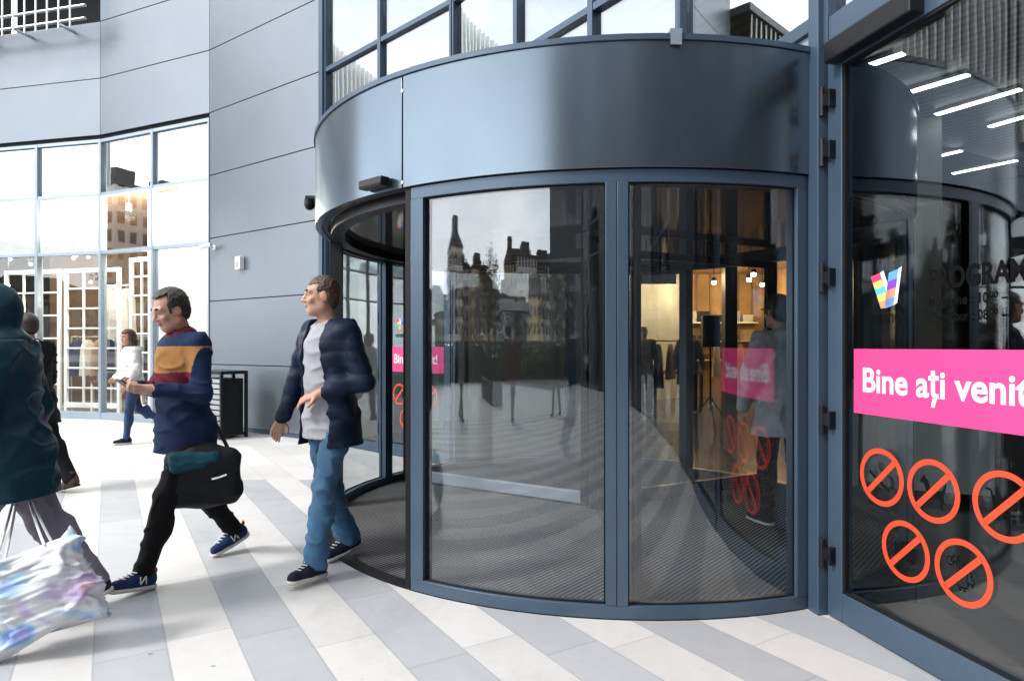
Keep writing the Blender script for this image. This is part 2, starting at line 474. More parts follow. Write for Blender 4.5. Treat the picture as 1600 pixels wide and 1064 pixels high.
P = 1.08
for nm in ('A', 'B', 'Z', 'Y', 'X', 'W'):
    ln = frame_of(nm)[3]
    for k in range(2):
        bay(nm, ln * k / 2, ln * (k + 1) / 2, [0.0, 3.17, 4.27, 5.32], 'glass_facade', 'frame_light' if nm in 'AB' else 'frame', 'glass_upper', base=0.13)
    mbh = MB(); fb(mbh, nm, (0, ln), (-0.2, -0.06), (5.32, 5.40)); mbh.build('head_recess', M['seam'], mall)
    cladding(nm, [5.40, 6.48, 7.56] + ([8.64, 9.72, 10.8] if nm == 'B' else []))
cladding('C', [0.06] + [P * k for k in range(1, 11)])
mbp = MB(); fb(mbp, 'C', (0, 2.99), (-0.05, -0.012), (0, 0.057)); mbp.build('plinth', M['frame'], mall)

# curtain wall above and beside the revolving door
mbd = MB(); fb(mbd, 'D', (0.0, 0.10), (-0.16, 0.05), (0, 10.8)); mbd.build('corner_post', M['frame'], mall, bevel=0.004)
bay('D', 0.10, 1.45, [0.0, 3.17], base=0.13)
bay('D', 0.10, 1.45, [3.17, 4.27, 5.38, 7.6], 'glass_upper')
bay('D', 1.45, 2.88, [3.10, 4.27, 5.38, 7.6], 'glass_upper')
lnE = frame_of('E')[3]
for a, b in ((0.0, 1.25), (1.25, 2.36), (2.36, lnE)):
    bay('E', a, b, [2.96, 3.24, 4.30, 5.38, 7.6], 'glass_upper', base=0.06)
lnF = frame_of('F')[3]
bay('F', 0.0, lnF - 0.02, [3.08, 4.30, 5.38, 7.6], 'glass_upper', base=0.075)
mb = MB(); fb(mb, 'F', (0.3, lnF - 0.02), (-0.06, -0.02), (2.94, 3.078)); mb.build('spandrel_panel', M['frame_light'], mall)
# right of the drum: full-height post, header, transom light, second leaf field, then cladding that wraps round the plaza
mb = MB()
fb(mb, 'G', (-0.075, 0.005), (-0.14, 0.045), (0, 7.6))
mb.build('door_post', M['frame'], mall, bevel=0.004)
bay('G', 0.005, 1.36, [2.96, 4.30, 7.6], 'glass_upper', base=0.13)
bay('G', 1.36, 2.9, [2.96, 4.30, 7.6], 'glass_upper', base=0.13)
bay('G', 1.42, 2.9, [0, 2.94], 'glass_door', base=0.13)
for i, nm in enumerate(('H', 'I', 'J', 'K', 'L', 'Mm', 'N', 'O')):
    ln = frame_of(nm)[3]
    if nm in ('H', 'J', 'L', 'O', 'N'):
        cladding(nm, [0.06] + [P * k for k in range(1, 14)], material='clad_dark')
    else:
        for k in range(2):
            bay(nm, ln * k / 2, ln * (k + 1) / 2, [0.0, 3.17, 4.27, 5.32, 7.5, 9.7, 11.9, 14.0], 'glass_dim', base=0.13)

# ------------------------------------------------------------------ interior: floor, ceiling, back walls
CEN = Vector((-12.7, -1.6))
ring = [SEG[nm][0] for nm in ORDER]
lastv, lh, ll = SEG['O']; ring.append(lastv + Vector(hd(lh)) * ll)
def outer(v, d): 
    r = v - CEN; return CEN + r * (1 + d / r.length)
def floor_mat():
    m, nt, p = nodes_of('polished_floor_tiles')
    v = coords(nt, (1, 1, 1), (0, 0, rad(31.5)))
    br = nd(nt, 'ShaderNodeTexBrick', Scale=1.0)
    br.inputs['Color1'].default_value = (0.12, 0.105, 0.09, 1); br.inputs['Color2'].default_value = (0.10, 0.088, 0.076, 1); br.inputs['Mortar'].default_value = (0.05, 0.045, 0.04, 1)
    br.inputs['Mortar Size'].default_value = 0.004; br.inputs['Brick Width'].default_value = 1.2; br.inputs['Row Height'].default_value = 0.6
    nt.links.new(v, br.inputs['Vector']); nt.links.new(br.outputs['Color'], p.inputs['Base Color'])
    p.inputs['Roughness'].default_value = 0.16
    return m
M['hallfloor'] = floor_mat()
fl, ce, bk = MB(), MB(), MB()
DEP = 15.0
for a, b in zip(ring, ring[1:]):
    oa, ob_ = outer(a, DEP), outer(b, DEP)
    ia, ib = outer(a, 0.12), outer(b, 0.12)
    fl.add([(ia.x, ia.y, 0.004), (oa.x, oa.y, 0.004), (ob_.x, ob_.y, 0.004), (ib.x, ib.y, 0.004)], [(0, 1, 2, 3)])
    for z in (5.40, 7.62):
        ce.add([(ia.x, ia.y, z), (oa.x, oa.y, z), (ob_.x, ob_.y, z), (ib.x, ib.y, z)], [(0, 1, 2, 3)])
    bk.add([(oa.x, oa.y, 0), (ob_.x, ob_.y, 0), (ob_.x, ob_.y, 7.62), (oa.x, oa.y, 7.62)], [(0, 1, 2, 3)])
tag(fl.build('interior_floor', M['hallfloor']), 'polished beige floor inside the mall', 'floor', kind='structure')
tag(ce.build('interior_ceiling', M['darkceil']), 'dark ceiling inside the mall', 'ceiling', kind='structure')
tag(bk.build('interior_wall', M['clad_dark']), 'dark back wall inside the mall', 'wall', kind='structure')

# partition between the left shop and the hall, with its white reveal column
pv, ph, pl = SEG['D']
pa = outer(pv, 0.35); pb = outer(pv, DEP)
d = (pb - pa).normalized()
mb = MB().obox((pa.x, pa.y, 0), (d.x, d.y, 0), (-d.y, d.x, 0), UP, (0, (pb - pa).length), (-0.08, 0.08), (0, 5.38))
tag(mb.build('partition_wall', M['offwhite']), 'plain plaster wall between the left shop and the entrance hall', 'wall', kind='structure')

# ------------------------------------------------------------------ ring beam with white fins (left, above and outside the view) and the rods at the top left
Zs = 7.56
over = empty('roof_overhang', (0, 0, 0), 0, 'dark roof edge with thin white vertical rods hung on two pipes', 'roof edge')
scr_t = empty('fin_screen', (0, 0, 0), 0, 'tall screen of white vertical fins high on the left facade, mirrored in the door glass', 'screen')
scr, bkp = MB(), MB()
for nm in ('Z', 'Y', 'X', 'W'):
    ln = frame_of(nm)[3] if nm != 'Z' else 1.5; k = int(ln / 0.3)
    for i in range(k):
        q = (i + 0.5) * ln / k
        fb(scr, nm, (q - 0.035, q + 0.035), (0.25, 0.40), (7.40, 12.0))
    fb(bkp, nm, (0, ln), (-0.2, 0.0), (7.57, 11.8))
bkp.build('screen_backing', M['clad_dark'], scr_t)
scr.build('fins', M['white'], scr_t)
rod = MB()
for nm, s0, s1 in (('Z', 1.5, 3.0), ('A', 0.0, 3.0), ('B', 0.0, 0.1)):
    s = s0 + 0.13
    while s < s1:
        rod.cyl(fp(nm, s, 0.42, 7.28), fp(nm, s, 0.42, 9.4), 0.016, n=8); s += 0.262
rod.build('white_rods', M['white'], over, smooth=True)
pipe = MB()
for z in (7.42, 7.66):
    pipe.tube([fp('Z', 1.0, 0.38, z), fp('A', 0.0, 0.38, z), fp('B', 0.15, 0.38, z)], 0.03, 10)
for s in (0.4, 1.4, 2.4):
    pipe.obox(fp('A', 0, 0, 0), frame_of('A')[1], frame_of('A')[2], UP, (s - 0.02, s + 0.02), (0.0, 0.36), (7.40, 7.44))
pipe.build('pipe_rail', M['steel'], over, smooth=True)
blk = MB(); fb(blk, 'A', (0, 3.0), (-0.9, -0.86), (7.57, 10.0)); fb(blk, 'Z', (1.5, 3.0), (-0.9, -0.86), (7.57, 10.0)); fb(blk, 'Z', (1.5, 1.54), (-0.86, 0.0), (7.57, 10.0)); blk.build('void_panel', M['black'], over)
blk = MB(); fb(blk, 'A', (0, 3.0), (-0.85, 0.5), (9.42, 9.6)); fb(blk, 'Z', (1.5, 2.93), (-0.85, 0.5), (9.42, 9.6)); blk.build('roof_slab', M['clad_dark'], over)

# slatted ceiling of the entrance hall with linear lights, seen through the right door
def slat_ceiling_mat():
    m, nt, p = nodes_of('slatted_hall_ceiling')
    v = coords(nt, (1, 1, 1), (0, 0, rad(-35.7)))
    w = nd(nt, 'ShaderNodeTexWave', Scale=2.2, Distortion=0.0); w.bands_direction = 'X'
    r = nd(nt, 'ShaderNodeValToRGB'); r.color_ramp.elements[0].color = (0.03, 0.04, 0.05, 1); r.color_ramp.elements[1].color = (0.13, 0.17, 0.21, 1)
    r.color_ramp.elements[0].position = 0.25; r.color_ramp.elements[1].position = 0.4
    nt.links.new(v, w.inputs['Vector']); nt.links.new(w.outputs['Fac'], r.inputs['Fac']); nt.links.new(r.outputs['Color'], p.inputs['Base Color'])
    p.inputs['Roughness'].default_value = 0.4
    return m
M['soffit'] = slat_ceiling_mat()
CZ = 4.2
sl = MB()
pts_ = [fp('E', 2.0, -0.3, 0), fp('F', 0.7, -0.3, 0), fp('G', 0.5, -0.3, 0), fp('G', 2.8, -0.3, 0), fp('H', 2.9, -0.3, 0)]
for a, b in zip(pts_, pts_[1:]):
    oa, ob_ = outer(Vector((a.x, a.y)), 13), outer(Vector((b.x, b.y)), 13)
    sl.add([(a.x, a.y, CZ), (oa.x, oa.y, CZ), (ob_.x, ob_.y, CZ), (b.x, b.y, CZ)], [(0, 1, 2, 3)])
tag(sl.build('hall_ceiling', M['soffit']), 'slatted blue grey ceiling of the entrance hall', 'ceiling', kind='structure')
def on_plane(u, v, z):
    k = (z - 1.4) / ((540 - v) / 1030)
    return Vector(((u - 800) / 1030 * k, k, z))
LED_LINES = [((1337, 110), (1413, 84), 'highest and nearest lit linear ceiling light seen through the right door'), ((1376, 158), (1515, 117), 'second lit linear ceiling light down, left of centre in the right door'), ((1462, 180), (1596, 140), 'long lit linear ceiling light right of the second one in the right door'), ((1545, 199), (1660, 166), 'lit linear ceiling light cut by the right edge of the door glass'), ((1376, 236), (1406, 229), 'very short lit linear ceiling light at the left of the door glass'), ((1400, 260), (1503, 236), 'lit linear ceiling light in the lower row above the black lettering, left one'), ((1488, 272), (1590, 251), 'lit linear ceiling light in the lower row above the black lettering, right one')]
for a, b, lab in LED_LINES:
    pa, pb = on_plane(*a, CZ - 0.04), on_plane(*b, CZ - 0.04)
    t = (pb - pa); ln = t.length; t.normalize(); n = Vector((-t.y, t.x, 0))
    L_ = empty('linear_light', tuple(pa), 0, lab, 'ceiling light', 'linear lights in the entrance hall ceiling')
    MB().obox((0, 0, 0), t, n, UP, (0, ln), (-0.05, 0.05), (0.004, 0.036)).build('housing', M['white'], L_)
    MB().obox((0, 0, 0), t, n, UP, (0.01, ln - 0.01), (-0.04, 0.04), (-0.006, 0.002)).build('diffuser', M['led'], L_)
    print('LED', [round(x, 1) for x in pa], [round(x, 1) for x in pb])

# ------------------------------------------------------------------ revolving door
DX, DY, R = 0.745, 5.67, 2.28
RC = 2.335
drum = empty('revolving_door', (DX, DY, 0), 0, 'large glazed revolving door drum with a curved blue grey canopy', 'revolving door')
def ang(a, r, z=0): return Vector((r * math.cos(rad(a)), r * math.sin(rad(a)), z))
A0, A1 = -180, -126     # open segment towards the plaza
HZ, TZ = 2.305, 2.945    # underside and top of the canopy
mb = MB()
panels = [(-232, -180.1), (-180, -126.1), (-126, -68.5), (-68.4, 0), (0.1, 64), (64.1, 127.9)]
for a, b in panels:
    mb.sector(0, 0, RC - 0.05, RC, HZ, TZ, a + 0.06, b - 0.06, 40)
mb.build('canopy', M['canopy'], drum, smooth=True, bevel=0.0025)
mb = MB().sector(0, 0, RC - 0.09, RC - 0.052, HZ + 0.004, TZ - 0.001, 0, 360, 96); mb.build('canopy_core', M['seam'], drum)
mb = MB().sector(0, 0, 0.02, RC + 0.012, TZ + 0.001, TZ + 0.03, 0, 360, 96); mb.build('canopy_roof', M['frame'], drum, smooth=True)
mb = MB().sector(0, 0, 0.02, RC - 0.055, HZ + 0.012, HZ + 0.03, 0, 360, 96); mb.build('ceiling', M['drumceil'], drum)
# inner ring (brush rail) just under the ceiling
mb = MB().sector(0, 0, R - 0.16, R - 0.06, HZ - 0.055, HZ + 0.006, 0, 360, 96); mb.build('ceiling_ring', M['blackmetal'], drum, smooth=True)

def curved_wall(a0, a1, mids, dark_first, dark_last):
    fr, zt = MB(), HZ - 0.004
    r0, r1 = R - 0.045, R + 0.035
    pw = 2.3
    fr.sector(0, 0, r0, r1, zt - 0.066, zt, a0, a1, 30)
    fr.sector(0, 0, r0, r1, 0.006, 0.074, a0, a1, 30)
    posts = [a0] + [m for m in mids] + [a1]
    cells = []
    for i, p in enumerate(posts):
        if i == 0: s = (p, p + pw)
        elif i == len(posts) - 1: s = (p - pw, p)
        else:
            s = (p - 1.42, p + 1.42)
        if 0 < i < len(posts) - 1:
            fr.sector(0, 0, r0, r1 + 0.004, 0.074, zt - 0.066, s[0], p - 0.05, 3)
            fr.sector(0, 0, r0, r1 + 0.004, 0.074, zt - 0.066, p + 0.05, s[1], 3)
            fr.sector(0, 0, r0 + 0.01, r1 - 0.004, 0.074, zt - 0.066, p - 0.05, p + 0.05, 1)
        else:
            fr.sector(0, 0, r0, r1 + 0.002, 0.074, zt - 0.066, s[0], s[1], 3)
        cells.append(s)
    w = fr.build('curved_wall', M['frame'], drum, smooth=True, bevel=0.002)
    for i in range(len(posts) - 1):
        a, b = cells[i][1], cells[i + 1][0]
        q = MB().sector(0, 0, R - 0.006, R + 0.006, 0.074, zt - 0.066, a, b, 36)
        q.build('pane', M['glass_drum'], w, smooth=True)
        q = MB()
        for (z0, z1) in ((0.074, 0.081), (zt - 0.073, zt - 0.066)):
            q.sector(0, 0, R + 0.007, R + 0.014, z0, z1, a, b, 30)
        for (aa, bb) in ((a, a + 0.2), (b - 0.2, b)):
            q.sector(0, 0, R + 0.007, R + 0.014, 0.081, zt - 0.073, aa, bb, 1)
        q.build('gasket', M['black'], w)
    q = MB()
    for p, on, sg in ((a0, dark_first, -1), (a1, dark_last, 1)):
        if on:
            lo, hi = (p - 1.1, p - 0.04) if sg < 0 else (p + 0.04, p + 0.9)
            q.sector(0, 0, r0 - 0.03, r1 + 0.0, 0.006, zt, lo, hi, 2)
    if q.v: q.build('safety_edge', M['black'], w, bevel=0.004)
    return w
curved_wall(-124.9, -68.5, [-95.2], True, False)
curved_wall(-234, -180.9, [-207], False, True)
curved_wall(-68.2, -2, [-35], False, True)
curved_wall(56, 126, [91], True, False)

# turning wings
for i, a in enumerate((148, 28, -92)):
    t = ang(a, 1); n = Vector((-t.y, t.x, 0))
    w = MB()
    r0, r1 = 0.10, R - 0.17
    for s in ((r0, r0 + 0.06), (r1 - 0.06, r1)):
        w.obox((0, 0, 0), t, n, UP, s, (-0.025, 0.025), (0.03, HZ - 0.06))
    w.obox((0, 0, 0), t, n, UP, (r0 + 0.06, r1 - 0.06), (-0.025, 0.025), (HZ - 0.13, HZ - 0.06))
    wing = w.build('door_wing', M['blackmetal'], drum, bevel=0.003)
    MB().obox((0, 0, 0), t, n, UP, (r0 + 0.061, r1 - 0.061), (-0.027, 0.027), (0.03, 0.13)).build('bottom_rail', M['frame_light'] if i == 0 else M['blackmetal'], wing, bevel=0.003)
    MB().obox((0, 0, 0), t, n, UP, (r0 + 0.06, r1 - 0.06), (-0.005, 0.005), (0.13, HZ - 0.13)).build('pane', M['glass_wing'], wing)
    b = MB().obox((0, 0, 0), t, n, UP, (r1 + 0.001, r1 + 0.09), (-0.012, 0.012), (0.012, HZ - 0.06)); b.obox((0, 0, 0), t, n, UP, (r0, r1), (-0.008, 0.008), (0.008, 0.029))
    b.build('brush_seal', M['black'], wing)
MB().cyl((0, 0, 0.012), (0, 0, HZ), 0.085, n=24).build('centre_column', M['blackmetal'], drum, smooth=True)
q = MB(); t = ang(-88, 1); n = Vector((-t.y, t.x, 0)); q.obox((0, 0, 0), n, t, UP, (-.03, .03), (RC - .03, RC + .02), (TZ + .031, TZ + .05)); q.obox((0, 0, 0), n, t, UP, (-.028, .028), (RC + .013, RC + .02), (TZ - .03, TZ + .031)); q.build('bracket', M['frame_light'], drum)
# small fittings on the canopy
q = MB(); t = ang(-131, 1); n = Vector((-t.y, t.x, 0))
q.obox((0, 0, 0), n, t, UP, (-0.11, 0.11), (RC + 0.002, RC + 0.075), (HZ + 0.02, HZ + 0.075))
q.build('motion_sensor', M['blackmetal'], drum, bevel=0.012)
for a in (-126,):
    q = MB(); q.cyl(ang(a, RC, 2.86), ang(a, RC + 0.004, 2.86), 0.009, n=10); q.cyl(ang(a, RC, 2.335), ang(a, RC + 0.004, 2.335), 0.009, n=10)
    q.build('rivet', M['steel'], drum)

def carpet_mat():
    m, nt, p = nodes_of('ribbed_entrance_carpet')
    v = coords(nt, (1, 1, 1), (0, 0, rad(40)))
    sx = nd(nt, 'ShaderNodeSeparateXYZ'); nt.links.new(v, sx.inputs[0])
    k = nd(nt, 'ShaderNodeMath', operation='MULTIPLY'); k.inputs[1].default_value = 1 / 0.030; nt.links.new(sx.outputs[0], k.inputs[0])
    fr = nd(nt, 'ShaderNodeMath', operation='FRACT'); nt.links.new(k.outputs[0], fr.inputs[0])
    r = nd(nt, 'ShaderNodeValToRGB'); r.color_ramp.interpolation = 'LINEAR'
    e = r.color_ramp.elements
    e[0].position = 0.0; e[0].color = (0.2, 0.2, 0.205, 1); e[1].position = 1.0; e[1].color = (0.2, 0.2, 0.205, 1)
    for pos, c in ((0.16, 0.17), (0.24, 0.028), (0.90, 0.032), (0.97, 0.17)):
        q = e.new(pos); q.color = (c, c, c * 1.05, 1)
    nt.links.new(fr.outputs[0], r.inputs['Fac'])
    n = nd(nt, 'ShaderNodeTexNoise', Scale=190.0, Detail=4.0); nt.links.new(v, n.inputs['Vector'])
    n2 = nd(nt, 'ShaderNodeTexNoise', Scale=2.5, Detail=5.0); nt.links.new(v, n2.inputs['Vector'])
    ad = nd(nt, 'ShaderNodeMath', operation='MULTIPLY_ADD'); ad.inputs[1].default_value = 1.5; ad.inputs[2].default_value = 0.05; nt.links.new(n.outputs['Fac'], ad.inputs[0])
    ad2 = nd(nt, 'ShaderNodeMath', operation='ADD'); nt.links.new(ad.outputs[0], ad2.inputs[0]); nt.links.new(n2.outputs['Fac'], ad2.inputs[1])
    vm = nd(nt, 'ShaderNodeVectorMath', operation='SCALE'); nt.links.new(r.outputs['Color'], vm.inputs[0]); nt.links.new(ad2.outputs[0], vm.inputs['Scale'])
    nt.links.new(vm.outputs[0], p.inputs['Base Color']); p.inputs['Roughness'].default_value = 0.95; p.inputs['Specular IOR Level'].default_value = 0.1
    b = nd(nt, 'ShaderNodeBump', Strength=0.6, Distance=0.004); nt.links.new(n.outputs['Fac'], b.inputs['Height']); nt.links.new(b.outputs['Normal'], p.inputs['Normal'])
    return m
M['carpet'] = carpet_mat()
cm = empty('entrance_mat', (DX, DY, 0), 0, 'round ribbed dark grey entrance carpet on the floor of the revolving door', 'mat')
n_ = 96
MB().add([(0, 0, 0.008)] + [(2.215 * math.cos(2 * math.pi * i / n_), 2.215 * math.sin(2 * math.pi * i / n_), 0.008) for i in range(n_)], [(0, 1 + i, 1 + (i + 1) % n_) for i in range(n_)]).build('carpet', M['carpet'], cm)
MB().sector(0, 0, 2.217, 2.315, 0.0005, 0.0055, 0, 360, 96).build('edge_trim', M['blackmetal'], cm)

# ------------------------------------------------------------------ hinged side doors with their stickers
def ring_pts(c, ax, up, r0, r1, n=48, a0=0, a1=360):
    vs = []
    for i in range(n + 1):
        t = rad(a0 + (a1 - a0) * i / n)
        for r in (r0, r1): vs.append(c + ax * (r * math.cos(t)) + up * (r * math.sin(t)))
    fs = [(2 * i, 2 * i + 1, 2 * i + 3, 2 * i + 2) for i in range(n)]
    return vs, fs
def flat(mb, c, ax, up, pts, d=None):
    mb.add([c + ax * x + up * y for x, y in pts], [tuple(range(len(pts)))]); return mb
def disc(mb, c, ax, up, x, y, r, n=16, sy=1):
    flat(mb, c, ax, up, [(x + r * math.cos(2 * math.pi * i / n), y + sy * r * math.sin(2 * math.pi * i / n)) for i in range(n)])
def line(mb, c, ax, up, pts, w):
    for (x0, y0), (x1, y1) in zip(pts, pts[1:]):
        l = math.hypot(x1 - x0, y1 - y0) or 1; nx, ny = -(y1 - y0) / l * w / 2, (x1 - x0) / l * w / 2
        flat(mb, c, ax, up, [(x0 + nx, y0 + ny), (x0 - nx, y0 - ny), (x1 - nx, y1 - ny), (x1 + nx, y1 + ny)])

def picto(kind, c, ax, up):
    m = MB()
    S = 0.1
    def F(pts): flat(m, c, ax, up, [(x * S, y * S) for x, y in pts])
    def Ln(pts, w): line(m, c, ax, up, [(x * S, y * S) for x, y in pts], w * S)
    def D(x, y, r, sy=1): disc(m, c, ax, up, x * S, y * S, r * S, 16, sy)
    if kind == 'smoking':
        F([(-.78, .12), (-.70, .24), (.36, -.40), (.28, -.52)]); F([(.40, -.42), (.52, -.50), (.44, -.62), (.32, -.54)])
        for k in range(4):
            Ln([(-.12 + .09 * k, .72), (-.14 + .09 * k, .45), (.02 + .09 * k, .25), (.12 + .09 * k, .12)], .04)
            Ln([(.40 + .07 * k, .16), (.58 + .07 * k, -.04), (.60 + .05 * k, -.30), (.50 + .07 * k, -.42)], .04)
    elif kind == 'dog':
        F([(-.62, .42), (-.52, .50), (-.46, .66), (-.38, .52), (-.25, .44), (-.12, .12), (.30, .06), (.48, .12), (.62, .42), (.70, .40), (.62, .06), (.55, -.12), (.58, -.32), (.50, -.60), (.58, -.68), (.44, -.68), (.38, -.34), (.26, -.18), (-.08, -.16), (-.14, -.40), (-.24, -.60), (-.14, -.66), (-.32, -.66), (-.34, -.30), (-.36, .02), (-.46, .24), (-.66, .28)])
    elif kind == 'trolley':
        Ln([(-.78, .55), (-.55, .52), (-.34, -.30), (.45, -.30)], .09)
        F([(-.50, .36), (.62, .26), (.48, -.10), (-.40, -.16)])
        D(-.25, -.48, .11); D(.38, -.48, .11)
    elif kind == 'camera':
        F([(-.6, .25), (-.28, .25), (-.18, .42), (.22, .42), (.30, .25), (.6, .25), (.6, -.42), (-.6, -.42)])
    else:   # bicycle, skateboard, roller skate
        for x in (-.58, -.12):
            vs, fs = ring_pts(c + ax * (x * S) + up * (.32 * S), ax, up, .14 * S, .19 * S, 20); m.add(vs, fs)
        Ln([(-.58, .32), (-.42, .55), (-.18, .55), (-.35, .32), (-.58, .32)], .05); Ln([(-.12, .32), (-.2, .6), (-.1, .64)], .05); Ln([(-.42, .55), (-.46, .63)], .05)
        Ln([(.20, -.10), (.24, .12), (.38, .12), (.40, -.1), (.52, -.2), (.52, -.32), (.18, -.32), (.20, -.10)], .05)
        D(.25, -.40, .06); D(.45, -.40, .06)
        Ln([(-.28, -.52), (-.2, -.6), (.16, -.6), (.24, -.52)], .07); D(-.12, -.7, .06); D(.08, -.7, .06)
    return m

def door_leaf(nm, s0, s1, label, hinges, sb, closer, name='hinged_door', h=2.945):
    o, t, n, ln = frame_of(nm)
    base = o + t * s0
    root = empty(name, tuple(base), 0, label, 'door')
    Z3 = Vector((0, 0, 0)); w = s1 - s0
    mb = MB()
    D0, D1 = -0.065, 0.0
    st = 0.115
    mb.obox(Z3, t, n, UP, (0.012, st), (D0, D1), (0.012, h - 0.01)); mb.obox(Z3, t, n, UP, (w - st, w - 0.012), (D0, D1), (0.012, h - 0.01))
    mb.obox(Z3, t, n, UP, (st, w - st), (D0, D1 - 0.002), (0.012, 0.155)); mb.obox(Z3, t, n, UP, (st, w - st), (D0, D1 - 0.002), (h - 0.13, h - 0.01))
    mb.build('frame', M['frame'], root, bevel=0.004)
    pane = MB().obox(Z3, t, n, UP, (st, w - st), (-0.032, -0.020), (0.155, h - 0.13)).build('pane', M['glass_door'], root)
    gk = MB()
    for a, b, z0, z1 in ((st, st + 0.014, 0.155, h - 0.13), (w - st - 0.014, w - st, 0.155, h - 0.13), (st + 0.014, w - st - 0.014, 0.155, 0.169), (st + 0.014, w - st - 0.014, h - 0.144, h - 0.13)):
        gk.obox(Z3, t, n, UP, (a, b), (-0.0195, -0.008), (z0, z1))
    gk.build('gasket', M['black'], root)
    mb = MB()
    for sx in ((0.0, 0.010), (w - 0.010, w)): mb.obox(Z3, t, n, UP, sx, (D0 + 0.01, -0.02), (0, h))
    mb.obox(Z3, t, n, UP, (0.01, w - 0.01), (D0 + 0.01, -0.02), (h - 0.009, h)); mb.build('gap_seal', M['black'], root)
    for hz in hinges:
        q = MB()
        q.cyl(n * 0.028 + t * 0.004 + UP * (hz - 0.075), n * 0.028 + t * 0.004 + UP * (hz + 0.075), 0.015, n=12)
        q.obox(Z3, t, n, UP, (0.014, 0.075), (0.001, 0.034), (hz - 0.03, hz + 0.03))
        q.obox(Z3, t, n, UP, (0.055, 0.075), (0.001, 0.04), (hz - 0.045, hz + 0.045))
        q.build('hinge', M['hinge'], root, bevel=0.003)
    if closer:
        q = MB().obox(Z3, t, n, UP, (0.075, 0.62), (0.002, 0.075), (h - 0.125, h - 0.015)); q.build('door_closer', M['blackmetal'], root, bevel=0.01)
    # stickers on the outer side of the pane
    F0 = -0.0190
    def at(s, z, d=F0): return t * (s - s0) + n * d + UP * z
    b0, b1, bz0, bz1 = sb, sb + 1.06, 1.07, 1.384
    ban = MB().obox(Z3, t, n, UP, (b0 - s0, b1 - s0), (F0 - 0.0005, F0 + 0.0004), (bz0, bz1)).build('banner', M['pink'], root)
    text_mesh('lettering', 'Bine ați venit!', M['film_white'], at(b0 + 0.062, 1.180, F0 + 0.0006), t, UP, n, width=0.86, height=0.112, bold=0.022, parent=ban)
    for i, (cs, cz, kind) in enumerate(((0.175, 0.785, 'smoking'), (0.462, 0.782, 'dog'), (0.785, 0.793, 'trolley'), (0.315, 0.482, 'camera'), (0.607, 0.483, 'wheels'))):
        c = at(sb + cs, cz)
        q = MB()
        vs, fs = ring_pts(c, t, UP, 0.110, 0.134); q.add(vs, fs)
        line(q, c + n * 0.0, t, UP, [(-0.083, -0.083), (0.083, 0.083)], 0.026)
        sg = q.build('prohibition_sign', M['film_red'], root)
        sg['label'] = {'smoking': 'round orange sign with a crossed-out cigarette', 'dog': 'round orange sign with a crossed-out dog', 'trolley': 'round orange sign with a crossed-out trolley', 'camera': 'round orange sign with a crossed-out camera', 'wheels': 'round orange sign with a crossed-out bicycle, skate and board'}[kind]
        picto(kind, c - n * 0.0007, t, UP).build('pictogram', M['film_black'], sg)
    # logo: two leaning bars of coloured blocks over black lettering, then the opening hours
    lg = MB(); cols = []
    def bar(x0, z0, x1, z1, w_, colors, side, sgn):
        a = Vector((x0, z0)); b = Vector((x1, z1)); d_ = b - a
        k = len(colors)
        for i, cidx in enumerate(colors):
            p, q_ = a + d_ * (i / k), a + d_ * ((i + 1) / k)
            flat(lg, at(sb, 0), t, UP, [(p.x, p.y), (p.x + w_, p.y + 0.012 * sgn), (q_.x + w_, q_.y + 0.012 * sgn), (q_.x, q_.y)]); lg.m[-1] = cidx
        flat(lg, at(sb, 0), t, UP, [(a.x + side[0], a.y + side[1]), (a.x + side[0] + side[2], a.y + side[1] + 0.01), (b.x + side[0] + side[2], b.y + side[1] + 0.01), (b.x + side[0], b.y + side[1])]); lg.m[-1] = 6
    bar(0.175, 1.572, 0.110, 1.728, 0.058, [0, 1, 2, 1, 3], (0.059, 0.012, 0.02), 1)
    bar(0.195, 1.572, 0.222, 1.735, 0.055, [4, 0, 5, 4], (0.056, 0.012, 0.02), 1)
    cl = [mat('logo_orange', (0.85, 0.30, 0.16), 0.4), mat('logo_yellow', (0.85, 0.62, 0.16), 0.4), mat('logo_cyan', (0.10, 0.52, 0.75), 0.4), mat('logo_magenta', (0.80, 0.05, 0.16), 0.4), mat('logo_blue', (0.12, 0.36, 0.80), 0.4), mat('logo_violet', (0.22, 0.06, 0.45), 0.4), mat('logo_pale', (0.72, 0.80, 0.85), 0.4)]
    lg = lg.build('logo', cl, root)
    text_mesh('lettering', 'veranda', M['film_black'], at(sb + 0.095, 1.505), t, UP, n, width=0.225, height=0.062, bold=0.012, parent=lg)
    hrs = text_mesh('opening_hours', 'PROGRAM', M['film_black'], at(sb + 0.445, 1.640), t, UP, n, width=0.43, height=0.082, bold=0.03, parent=root)
    text_mesh('lettering', 'Magazine : 10', M['film_black'], at(sb + 0.445, 1.568), t, UP, n, width=0.275, height=0.040, bold=0.012, parent=hrs)
    text_mesh('lettering', '00', M['film_black'], at(sb + 0.725, 1.586), t, UP, n, width=0.035, height=0.022, bold=0.012, parent=hrs)
    text_mesh('lettering', '-', M['film_black'], at(sb + 0.775, 1.568), t, UP, n, width=0.024, height=0.040, bold=0.02, parent=hrs)
    text_mesh('lettering', 'Carrefour : 08', M['film_black'], at(sb + 0.445, 1.502), t, UP, n, width=0.275, height=0.040, bold=0.012, parent=hrs)
    text_mesh('lettering', '00', M['film_black'], at(sb + 0.725, 1.520), t, UP, n, width=0.035, height=0.022, bold=0.012, parent=hrs)
    text_mesh('lettering', '-', M['film_black'], at(sb + 0.775, 1.502), t, UP, n, width=0.024, height=0.040, bold=0.02, parent=hrs)
    return root
door_leaf('G', 0.008, 1.40, 'tall blue framed glass door right of the revolving door with pink banner and orange signs', (2.66, 2.40, 1.75, 1.02, 0.33), 0.186, True)
